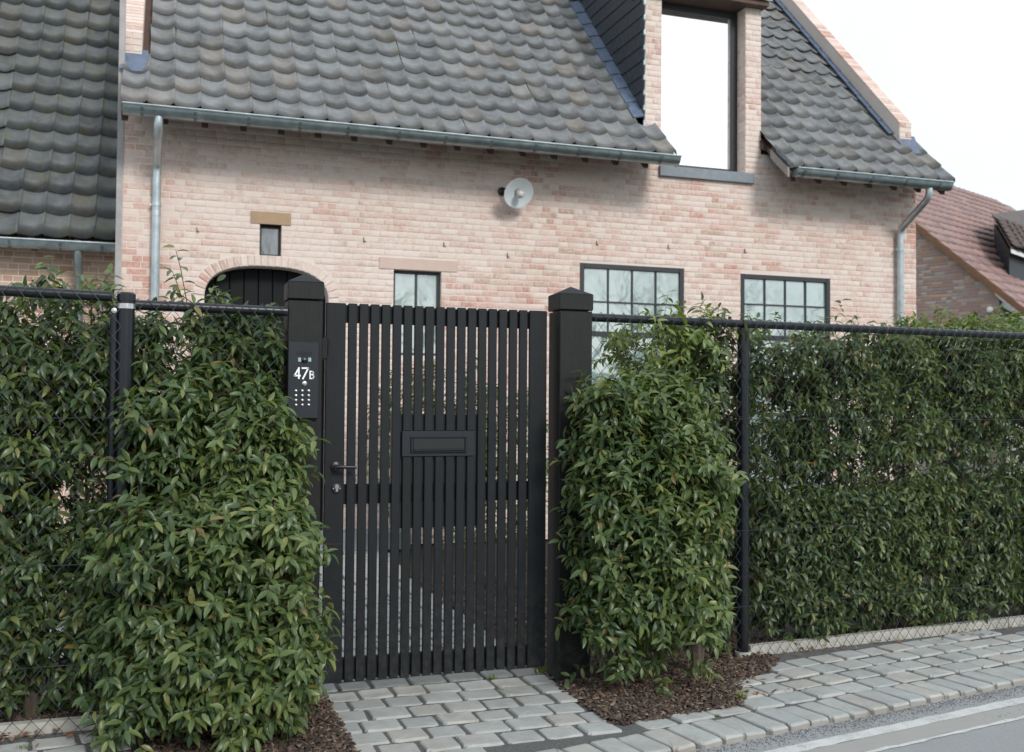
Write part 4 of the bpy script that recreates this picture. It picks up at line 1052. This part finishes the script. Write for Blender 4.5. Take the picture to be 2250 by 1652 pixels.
c = ip(669, 842.5); MB().lathe((c[0], YI, c[2]), (0, -1, 0), [(0, .0115), (.003, .0115), (.005, .009), (.0055, 0)], 20).build('bell_button', M['steel'], ic, smooth=True)
for i in range(3):
    for j in range(4):
        q = ip(650.2+i*14.0, 858.5+j*10.4); MB().lathe((q[0], YI, q[2]), (0, -1, 0), [(0, .0066), (.0025, .0066), (.0045, .0045), (.0052, 0)], 12).build('key', M['steel'], ic, smooth=True)
def stroke(px_pts, wpx, name='numeral'):
    wd = wpx/2/470*.98; m = MB()
    pts = [ip(*p) for p in px_pts]
    for a, b in zip(pts[:-1], pts[1:]):
        d_ = b-a; L = np.linalg.norm(d_); d_ = d_/L; n_ = np.cross(d_, (0, -1, 0)); n_ /= np.linalg.norm(n_)
        a2, b2 = a-d_*wd*.5, b+d_*wd*.5
        m.prism([a2-n_*wd, b2-n_*wd, b2+n_*wd, a2+n_*wd], (0, -.0012, 0))
    return m
def numeral(strokes, w_):
    m = MB(); k = 0
    for s_ in strokes:
        q = stroke(s_, w_); n0 = len(m.v); m.v += [(x, y-.0001*k, z) for x, y, z in q.v]; m.f += [tuple(i+n0 for i in f) for f in q.f]; k += 1
    m.build('numeral', M['white_print'], ic)
# crop px -> photo px: x=(1100+cx*0.27248)*.5493
def cc(x, y): return ((1100+x*.27248)*.5493, (1300+y*.27248)*.5493)
numeral([[cc(352, 632), cc(285, 742), cc(372, 742)], [cc(350, 625), cc(350, 785)]], 3.4)
numeral([[cc(398, 632), cc(488, 632), cc(408, 790)]], 3.4)
numeral([[cc(515, 675), cc(515, 788)], [cc(515, 681), cc(548, 681), cc(562, 692), cc(562, 712), cc(548, 727), cc(515, 727)], [cc(548, 727), cc(566, 742), cc(568, 765), cc(552, 784), cc(515, 784)]], 2.6)

# ------------------------------------------------------------------ fences
def fence(label, P0, ang, s0, s1, posts, rails, zmesh0, zmesh1, wpitch, side, grp):
    """posts: list of (s, ztop, r, label); rails: (s0,s1,z)"""
    u = np.array([math.cos(ang), math.sin(ang), 0]); nrm = np.array([math.sin(ang), -math.cos(ang), 0]); P0 = np.array(P0, float)
    t = thing('chain_link_fence', label, 'fence', tuple(P0+u*s0), grp)
    for (s, ztop, r, sleeve) in posts:
        p = P0+u*s
        o = MB().tube([p+np.array((0, 0, -.05)), p+np.array((0, 0, ztop-.04))], r, 18).build('post', M['pipe_black'], t, smooth=True)
        if sleeve is not None:
            MB().lathe(p+np.array((0, 0, ztop-.04)), (0, 0, 1), [(0, r+.003), (.028, r+.003), (.036, r-.004), (.039, 0)], 18).build('post_cap', M['pipe_black'], o, smooth=True)
            if sleeve: MB().lathe(p+np.array((0, 0, ztop-.075)), (0, 0, 1), [(0, r+.001), (0, r+.004), (.022, r+.004), (.022, r+.001)], 18).lathe(p-u*(r+.012)+np.array((0, 0, ztop-.085))-np.array((0, .01, 0)), (0, -1, 0), [(0, .012), (.012, .012), (.014, 0)], 8).build('post_clamp', M['steel'], o, smooth=True)
        MB().lathe(p+np.array((0, 0, -.03)), (0, 0, 1), [(0, r+.012), (.055, r+.012), (.055, r)], 16).build('post_sleeve', M['concrete'], o, smooth=True)
    for (a, b, z, zb2) in rails:
        MB().tube([P0+u*a+np.array((0, 0, z)), P0+u*b+np.array((0, 0, zb2))], .0225, 14).build('top_rail', M['pipe_black'], t, smooth=True)
    # woven wire
    h = wpitch*1.18; nw_ = int((s1-s0)/(wpitch/2)); V = []; Fc = []
    off = nrm*(.030)
    m = MB(); rw = .0019
    for k in range(nw_):
        sa, sb = s0+k*wpitch/2, s0+(k+1)*wpitch/2
        zt_ = zmesh1(s0+(k+.5)*wpitch/2); pts = []; j = 0; z = zt_
        while z > zmesh0(sa):
            s_ = sa if (j+k) % 2 == 0 else sb
            o_ = .0022 if (j % 2) else -.0022
            pts.append(P0+u*s_+off+nrm*o_+np.array((0, 0, z))); z -= h/2; j += 1
        m.tube(pts, rw, 3, caps=False)
        if k % 2 == 0: # knuckled top loop
            pass
    wm = m.build('wire_mesh', M['wire'], t, kind='stuff')
    for zz in (1.32, .70, .28):
        z_ = zz; MB().tube([P0+u*s0+off*1.1+np.array((0, 0, z_)), P0+u*(s0+(s1-s0)*.5)+off*1.1+np.array((0, 0, z_-.004)), P0+u*s1+off*1.1+np.array((0, 0, z_))], .0016, 4).build('tension_wire', M['wire'], t)
    return t, P0, u, nrm
YL = -.16
fl_, *_ = fence('black chain link fence in front of the dense laurel hedge left of the gate', (0, YL, 0), 0.0, -2.2, -.90,
      [(-.888, 1.868, .036, True), (-.935, 1.845, .018, None)], [(-2.3, -.945, 1.868, 1.845)], lambda s: -.03, lambda s: 1.885, .072, 1, 'chain link fences either side of the gate')
fm_, *_ = fence('short black chain link fence panel between the round post and the intercom post', (0, YL+.06, 0), 0.0, -.87, -.20,
      [], [(-.86, -.195, 1.818, 1.812)], lambda s: .02, lambda s: 1.842, .070, 1, 'chain link fences either side of the gate')
fr_, PR0, UR, NR = fence('long black chain link fence running right from the gate past the hedge', (1.34, fence_y(1.34), 0), FA, 0.02, 5.2,
      [(1.01, 1.868, .033, None), (3.62, 1.87, .033, None)], [(.0, 5.3, 1.85, 1.865)], lambda s: -.03, lambda s: 1.878+.003*s, .068, 1, 'chain link fences either side of the gate')
MB().tube([PR0+UR*1.0+np.array((0, 0, 1.852)), PR0+UR*1.04+np.array((0, 0, 1.852))], .0265, 14).build('rail_sleeve', M['pipe_black'], fr_, smooth=True)
for zz in (1.86,): MB().tube([PR0+UR*.03+NR*.03+np.array((0, 0, 1.91)), PR0+UR*.03+NR*.03+np.array((0, 0, .1))], .003, 6).build('end_bar', M['wire'], fr_)
# concrete edging under the fences
def edging(P, ang, s0, s1, z, label):
    u = np.array([math.cos(ang), math.sin(ang), 0]); n_ = np.array([-math.sin(ang), math.cos(ang), 0]); P = np.array(P, float)
    t = thing('concrete_edging', label, 'edging', tuple(P+u*s0), 'concrete edging boards under the fences')
    s = s0
    while s < s1:
        e = min(s+2.0, s1); MB().obox(P+u*s+np.array((0, 0, -.12)), u*(e-s-.006), n_*.045, (0, 0, z+.12)).build('board', M['concrete'], t); s = e
edging((1.34, fence_y(1.34)-.004, 0), FA, 1.06, 5.4, .048, 'pale concrete edging board under the right fence along the setts')
edging((0, YL-.0, 0), 0, -2.4, -.93, .040, 'pale concrete edging board under the left fence behind fallen leaves')

# ------------------------------------------------------------------ shrubs
def fbm(P, seed, f):
    r = np.random.default_rng(seed); s = 0
    for k in range(5):
        d = r.normal(size=3); d /= np.linalg.norm(d); d2 = r.normal(size=3)
        s = s+np.sin(P@(d*f*(1+.6*k))+r.uniform(0, 6))*np.cos(P@(d2*f*.7)+r.uniform(0, 6))/(1+.4*k)
    return s
def shrub(name, label, cat, blobs, ntw, mat, seed, trunks=(), group=None, gap=.25, llen=(.050, .074), ylim=None, droop=.60, thin=None, nleaf=(8, 14), loose=0):
    r = np.random.default_rng(seed)
    B = []
    for (px, py, y, rx, ry, rz_) in blobs:
        c = at(px, py, y=y); B.append((c, np.array([rx, ry, rz_])))
    base = B[0][0]
    t = thing(name, label, cat, (float(base[0]), float(base[1]), 0.0), group)
    vol = np.array([np.prod(b[1]) for b in B])**.8; vol /= vol.sum()
    pos, out = [], []
    while len(pos) < ntw:
        n = 2000; bi = r.choice(len(B), n, p=vol)
        d = r.normal(size=(n, 3)); d /= np.linalg.norm(d, axis=1)[:, None]
        q = np.sign(d)*np.abs(d)**.68
        rad = np.where(r.random(n) < .62, r.uniform(.80, 1.0, n), r.random(n)**.45*.85)
        C = np.array([B[i][0] for i in bi]); S = np.array([B[i][1] for i in bi])
        P = C+q*S*rad[:, None]*(1+.10*fbm(C+q*S, seed, 9)[:, None])
        ok = fbm(P, seed+5, 8.0) > -1.0-gap*0+(-.6+gap*2.2)*.5
        ok &= P[:, 2] > .07
        if thin is not None: ok &= r.random(n) > thin(P)
        if ylim is not None: ok &= ylim(P)
        for p, o_ in zip(P[ok], (d*1.0)[ok]): pos.append(p); out.append(o_)
    pos = np.array(pos[:ntw]); out = np.array(out[:ntw])
    td = out*np.array([.7, .8, .35])+np.array([0, 0, .55])+r.normal(0, .38, (ntw, 3)); td /= np.linalg.norm(td, axis=1)[:, None]
    tl_ = r.uniform(.07, .18, ntw); tl_[r.random(ntw) < .05] *= 1.7
    LP_, LM, LI = [], [], []; tw_v = []
    nl = r.integers(nleaf[0], nleaf[1], ntw)
    m = MB()
    for i in range(ntw):
        k = np.arange(nl[i]); f = (k+1)/nl[i]; f = f**.8
        bend = np.array([0, 0, -.25])*tl_[i]*r.random()
        P = pos[i]+td[i]*tl_[i]*f[:, None]+bend*(f**2)[:, None]
        a = np.cross(td[i], (.3, .2, 1)); a /= np.linalg.norm(a); b = np.cross(td[i], a)
        ph = k*2.4+r.uniform(0, 6.3)
        rad = np.cos(ph)[:, None]*a+np.sin(ph)[:, None]*b
        ld = rad*.95+td[i]*(.30+.5*f[:, None]**3)+np.array([0, 0, -droop])*r.uniform(.4, 1.6, (nl[i], 1))+r.normal(0, .15, (nl[i], 3)); ld /= np.linalg.norm(ld, axis=1)[:, None]
        upv = np.array([0, -.25, 1.0])+r.normal(0, .35, (nl[i], 3))+out[i]*.3
        zx = upv-ld*np.sum(upv*ld, 1)[:, None]; zx /= np.linalg.norm(zx, axis=1)[:, None]; xx = np.cross(ld, zx)
        L = r.uniform(*llen, nl[i])*np.where(k < 2, .8, 1)
        LM.append(np.stack([xx*L[:, None]*1.02, ld*L[:, None], zx*L[:, None]], 2)); LP_.append(P); LI.append(r.integers(0, 8, nl[i]))
        if i % 2 == 0 or ntw < 200: m.tube([pos[i]-td[i]*.05, pos[i]+td[i]*tl_[i]*.5+bend*.25, pos[i]+td[i]*tl_[i]*.95+bend*.9], [.0026, .002, .0013], 3, caps=False)
    LP_ = np.concatenate(LP_); LM = np.concatenate(LM); LI = np.concatenate(LI)
    keep = LP_[:, 2] > .015
    if ylim is not None: keep &= ylim(LP_)
    LP_, LM, LI = LP_[keep], LM[keep], LI[keep]
    dist = np.linalg.norm(LP_-CAM, axis=1); s_ = shows(LP_, 1)
    # facing, near the front of the shrub
    pieces('leaf', 'foliage', LEAF, LI, LM, LP_, M[mat], t, score=np.where(s_ > 0, s_*(1+0*dist), 0), smooth=True)
    m.build('twigs', M['twig'], t, kind='stuff')
    for j, (px, py, yb, pts) in enumerate(trunks):
        b0 = at(px, py, z=0.0) if yb is None else np.array([at(px, py, y=yb)[0], yb, 0])
        stem = MB()
        for k, (dx, dy, hgt, r0) in enumerate(pts):
            P = [b0+np.array((dx*.10, dy*.1, -.02)), b0+np.array((dx*.25+r.normal(0, .006), dy*.3, hgt*.25)), b0+np.array((dx*.6+r.normal(0, .015), dy*.6, hgt*.6)), b0+np.array((dx, dy, hgt))]
            stem.tube(P, [r0*1.25, r0*.95, r0*.65, r0*.35], 8)
        stem.build('trunk', M['bark'], t, smooth=True)
    return t
GX = at(1592, 1200, y=-.31)[0]
PX = 1.34+1.01*math.cos(FA)
def clear_post(P): return (np.abs(P[:, 0]-PX+.03) > .10) | (P[:, 1] > fence_y(PX)+.03)
HG = 'laurel shrubs of the roadside hedge'
def behind_left(P): return P[:, 1] > YL-.055
def thin_top(z0, k): return lambda P: np.clip((P[:, 2]-z0)*k, 0, .85)
shrub('laurel_shrub', 'laurel shrub behind the left fence at the far left edge, dark and dense', 'shrub', [(-70, 1120, .12, .30, .20, .84)], 850, 'leaf', 11, [(-60, 1570, .05, [(.1, .1, 1.3, .02), (-.1, 0, 1.3, .015)])], HG, ylim=behind_left, thin=thin_top(1.2, .9))
shrub('laurel_shrub', 'laurel shrub behind the left fence just left of the round post, thin-topped', 'shrub', [(130, 1130, .10, .33, .20, .82), (150, 790, .12, .28, .16, .30)], 1350, 'leaf', 12,
      [(70, 1560, .05, [(.05, .1, 1.4, .018), (-.12, .05, 1.3, .014)]), (225, 1560, .05, [(.05, .0, 1.4, .018), (-.1, .1, 1.2, .013)])], HG, ylim=behind_left, thin=thin_top(1.15, .9))
shrub('laurel_shrub', 'laurel shrub behind the short fence panel between the round post and the intercom post', 'shrub', [(400, 900, .10, .26, .16, .42), (555, 900, .06, .16, .12, .42), (450, 1180, .02, .34, .14, .45)], 1450, 'leaf', 13,
      [(470, 1560, -.02, [(.0, .1, 1.5, .018), (-.12, .05, 1.3, .014), (.15, .05, 1.4, .014)])], HG, ylim=lambda P: (P[:, 1] > YL-.04) & ~((P[:, 0] > -.21) & (P[:, 1] < .08)), thin=thin_top(1.5, .8))
shrub('laurel_shrub', 'dark laurel shrub in front of the round fence post, growing over the mulch', 'shrub', [(400, 1340, -.42, .25, .22, .42), (370, 1500, -.45, .22, .22, .28), (460, 1130, -.27, .26, .13, .42), (360, 1090, -.25, .14, .10, .38), (490, 990, -.20, .25, .08, .28)], 1650, 'leaf', 14,
      [(525, 1600, -.45, [(.0, .1, 1.2, .024), (-.18, .05, 1.0, .016)]), (400, 1620, -.5, [(-.05, .1, 1.0, .017)])], HG, ylim=lambda P: P[:, 1] < YL+.05)
shrub('laurel_shrub', 'bright green laurel shrub spilling in front of the intercom post beside the setts', 'shrub', [(556, 1300, -.46, .19, .22, .42), (560, 1120, -.32, .15, .14, .34), (574, 1450, -.48, .165, .2, .26), (520, 1560, -.52, .2, .18, .15)], 1150, 'leaf_light', 15,
      [(640, 1590, -.40, [(.0, .1, 1.0, .02), (-.1, .0, .9, .014), (.08, -.03, .8, .01)])], HG, ylim=lambda P: (P[:, 1] < -.115) & (P[:, 0] < -.045), droop=.55)
shrub('laurel_shrub', 'laurel shrub with forked grey trunk beside the right gate post', 'shrub', [(1368, 1210, -.29, .175, .19, .62), (1330, 985, -.22, .11, .11, .26)], 900, 'leaf', 16,
      [(1350, 1498, None, [(-.03, .05, 1.2, .030), (.10, .0, 1.1, .022), (.02, .05, .9, .018)])], HG, droop=.25, thin=lambda P: np.where(P[:, 2] < .30, .72, 0), ylim=lambda P: (P[:, 1] < -.12) | (P[:, 0] > 1.36))
shrub('laurel_shrub', 'full laurel shrub with flared trunk in bark mulch left of the right fence post', 'shrub', [(1485, 1215, -.31, .165, .18, .60), (1455, 960, -.20, .16, .12, .28), (1420, 1380, -.32, .14, .15, .18)], 1050, 'leaf_light', 17,
      [(1532, 1482, None, [(-.02, .05, 1.3, .030), (.10, .04, 1.0, .018), (-.10, .0, 1.0, .016)])], HG, droop=.35, thin=lambda P: np.where(P[:, 2] < .28, .7, 0), ylim=lambda P: P[:, 0] < GX+(P[:, 1]+.31)*.3)
shrub('laurel_shrub', 'thin yellow green laurel tops under the rail between gate post and fence post', 'shrub', [(1440, 790, .22, .22, .14, .16), (1520, 760, .22, .16, .13, .12), (1420, 880, .22, .16, .12, .14)], 170, 'leaf_yellow', 18, [], HG, droop=.5, llen=(.052, .07))
shrub('laurel_shrub', 'open dark laurel shrub behind the fence just left of the right fence post', 'shrub', [(1560, 900, .24, .17, .15, .42), (1560, 1200, .24, .2, .15, .55)], 700, 'leaf_deep', 19, [(1560, 1420, .26, [(0, 0, 1.4, .015), (.1, 0, 1.3, .012)])], HG, droop=.6, ylim=clear_post)
RS = [(1715, 1090, .78, 'laurel shrub behind the right fence directly right of the fence post', 'leaf', 1150),
      (1850, 1080, .80, 'laurel shrub behind the right fence in front of the second grid window', 'leaf', 1150),
      (1985, 1075, .80, 'laurel shrub behind the right fence below the right downpipe', 'leaf_light', 1100),
      (2120, 1070, .84, 'laurel shrub behind the right fence below the mottled brick gable', 'leaf', 1150),
      (2255, 1060, .86, 'laurel shrub behind the fence at the right edge, yellow green low down', 'leaf_light', 1100),
      (2400, 1050, .86, 'rightmost laurel shrub behind the fence, cut off by the picture edge', 'leaf', 420)]
for k, (px, py, rz_, lb, mt, nt_) in enumerate(RS):
    yy = fence_y(2.4+k*.48)+.27
    shrub('laurel_shrub', lb, 'shrub', [(px, py-25, yy, .175, .17, rz_+.03), (px-30, 800, yy, .15, .13, .2), (px+12, py+150, yy-.05, .185, .17, .45)], nt_, mt, 40+k, [(px, 1400, yy, [(0, 0, 1.4, .016), (.1, 0, 1.2, .012), (-.12, .02, 1.2, .012)])], HG,
          ylim=lambda P: (P[:, 1] > .02+(P[:, 0]-1.3)*math.tan(FA)-.03) & clear_post(P), thin=thin_top(1.4, .9) if k < 3 else thin_top(1.65, .8), droop=.6, llen=(.046, .068))
# sprigs above the rails
for px, py, y_, lb in ((425, 645, .1, 'two leafy laurel shoots rising above the short fence rail'), (1590, 695, .22, 'laurel shoot above the rail just left of the right fence post'), (205, 632, .1, 'small yellow green shoot above the left rail near the annex downpipe')):
    shrub('laurel_shoot', lb, 'shoot', [(px, py+22, y_, .07, .03, .05)], 5, 'leaf_light', int(px), [(px, 900, y_, [(0, 0, 1.72, .006)])], None, droop=.3, nleaf=(7, 10))
# garden planting seen through and beside the gate
shrub('garden_hedge', 'dark garden hedge behind the gate, seen through its right slats', 'hedge', [(885, 980, 4.2, .26, .28, .62), (985, 960, 3.7, .36, .3, .62), (1100, 1000, 3.3, .40, .3, .55), (1080, 1180, 2.3, .30, .3, .10)], 800, 'leaf', 70, [], None)
shrub('far_hedge', 'bright yellow green hedge behind the right rail below the mottled brick gable', 'hedge', [(2060, 800, 2.2, .45, .22, .38), (2200, 800, 2.2, .45, .22, .40), (2340, 800, 2.2, .4, .22, .42)], 1000, 'leaf_yellow', 71, [], None)
# grass tufts and weeds
def tuft(px, py, n, label, spread=.03, ht=.05, mat='leaf_yellow', name='grass_tuft', cat='weed'):
    p = at(px, py, z=0); m = MB()
    for i in range(n):
        a = rnd.uniform(0, 6.28); r_ = rnd.random()*spread; q = np.array([p[0]+r_*math.cos(a), p[1]+r_*math.sin(a)*.7, -.01]); h_ = ht*rnd.uniform(.4, 1.1); l = np.array([math.cos(a), math.sin(a), 0])*h_*rnd.uniform(.2, .9)
        s_ = np.array([-math.sin(a), math.cos(a), 0])*.0016
        m.add([q-s_, q+s_, q+l*.4+np.array((0, 0, h_*.7))+s_*.7, q+l*.4+np.array((0, 0, h_*.7))-s_*.7, q+l+np.array((0, 0, h_))], [(0, 1, 2, 3), (3, 2, 4)])
    o = m.build(name, M[mat]); setp(o, label, cat)
tuft(1628, 1535, 90, 'bright grass tuft at the corner of the bark mulch and the setts', .035, .05)
tuft(1190, 1475, 70, 'sparse grass tuft at the foot of the right gate post', .05, .06)
tuft(1082, 1490, 45, 'small weed between setts in front of the gate slats', .025, .03)
tuft(1104, 1515, 35, 'creeping weed in the apron joints below the gate', .02, .02)
tuft(1578, 1570, 40, 'small moss tuft between the kerb setts below the mulch', .02, .012)
tuft(1508, 1600, 35, 'low moss tuft in the soldier course joint near the road', .02, .012)
tuft(50, 1640, 40, 'clover weed beside the left concrete edging at the bottom left', .035, .02)
tuft(1480, 1460, 30, 'small yellow green seedling in the bark mulch between both trunks', .02, .035)
tuft(1405, 1515, 22, 'pale seedling on the bark mulch near the forked trunk', .02, .02)
tuft(2200, 1425, 30, 'small dark weed between setts and edging at the right', .03, .02)

# ------------------------------------------------------------------ bare trees across the road (seen in the window panes)
def tree_mesh():
    m = MB(); r = random.Random(5)
    def br(p, d, L, r0, lv):
        q = p; pts = [p]; rr = [r0]; dd_ = d
        for i in range(3):
            dd_ = dd_+np.array([r.gauss(0, .13), r.gauss(0, .13), .04]); dd_ /= np.linalg.norm(dd_); q = q+dd_*L/3; pts.append(q); rr.append(r0*(1-.18*(i+1)))
        m.tube(pts, rr, 5 if lv < 2 else 3, caps=False)
        if lv >= 5: return
        for k in range(3 if lv < 4 else 2):
            a = np.array([r.gauss(0, 1), r.gauss(0, 1), r.gauss(.2, .5)]); a /= np.linalg.norm(a); n_ = dd_*.85+a*.62; n_ /= np.linalg.norm(n_)
            br(pts[r.choice((2, 3))], n_, L*r.uniform(.58, .8), rr[-1]*.72, lv+1)
    trunk = MB().tube([(0, 0, 0), (0.05, 0, 1.2), (0, .05, 2.4)], [.16, .13, .12], 8)
    for k in range(4):
        a = k*1.6; br(np.array([0, .05, 2.3]), np.array([.45*math.cos(a), .45*math.sin(a), .8]), 2.6, .085, 0)
    return trunk, m
tk, cr_ = tree_mesh()
t0 = thing('bare_tree', 'bare winter tree across the road, mirrored in the window panes', 'tree', (9, -25, -.3), 'bare winter trees mirrored in the windows')
def raw(mb, nm, mt):
    me = bpy.data.meshes.new(nm); me.from_pydata(mb.v, [], mb.f); me.materials.append(M[mt]); return me
mt_, mc_ = raw(tk, 'trunk', 'bare_wood'), raw(cr_, 'crown', 'bare_wood')
for nm, me in (('trunk', mt_), ('crown', mc_)):
    o = bpy.data.objects.new(nm, me); col.objects.link(o); o.parent = t0
for i, x in enumerate((-6, -2.8, .2, 2.8, 5.5, 11.2, 13.4, 15.8, 18, 20.2, 22.6, 25, 27.5, 30, 33, 36)):
    c = t0.copy(); col.objects.link(c); c.location = (x, -25+rnd.uniform(-1.5, 1.5), -.3); c.rotation_euler = (0, 0, rnd.uniform(0, 6)); s_ = rnd.uniform(1.05, 1.3); c.scale = (s_, s_, s_)
    for ch in t0.children:
        d_ = ch.copy(); col.objects.link(d_); d_.parent = c

n = 9000; P = np.stack([rng.uniform(-14, 44, n), rng.uniform(-29, -25.5, n), rng.uniform(-.3, 1, n)**2*3.0-.2], 1)
A_ = rng.normal(size=(n, 3, 3)); Q_ = np.linalg.qr(A_)[0]*rng.uniform(.25, .5, n)[:, None, None]
tg_ = joined('unseen_thicket', LEAF, rng.integers(0, 8, n), Q_, P, M['leaf_deep'], None)  # unseen undergrowth across the road, added to darken light from the low sky
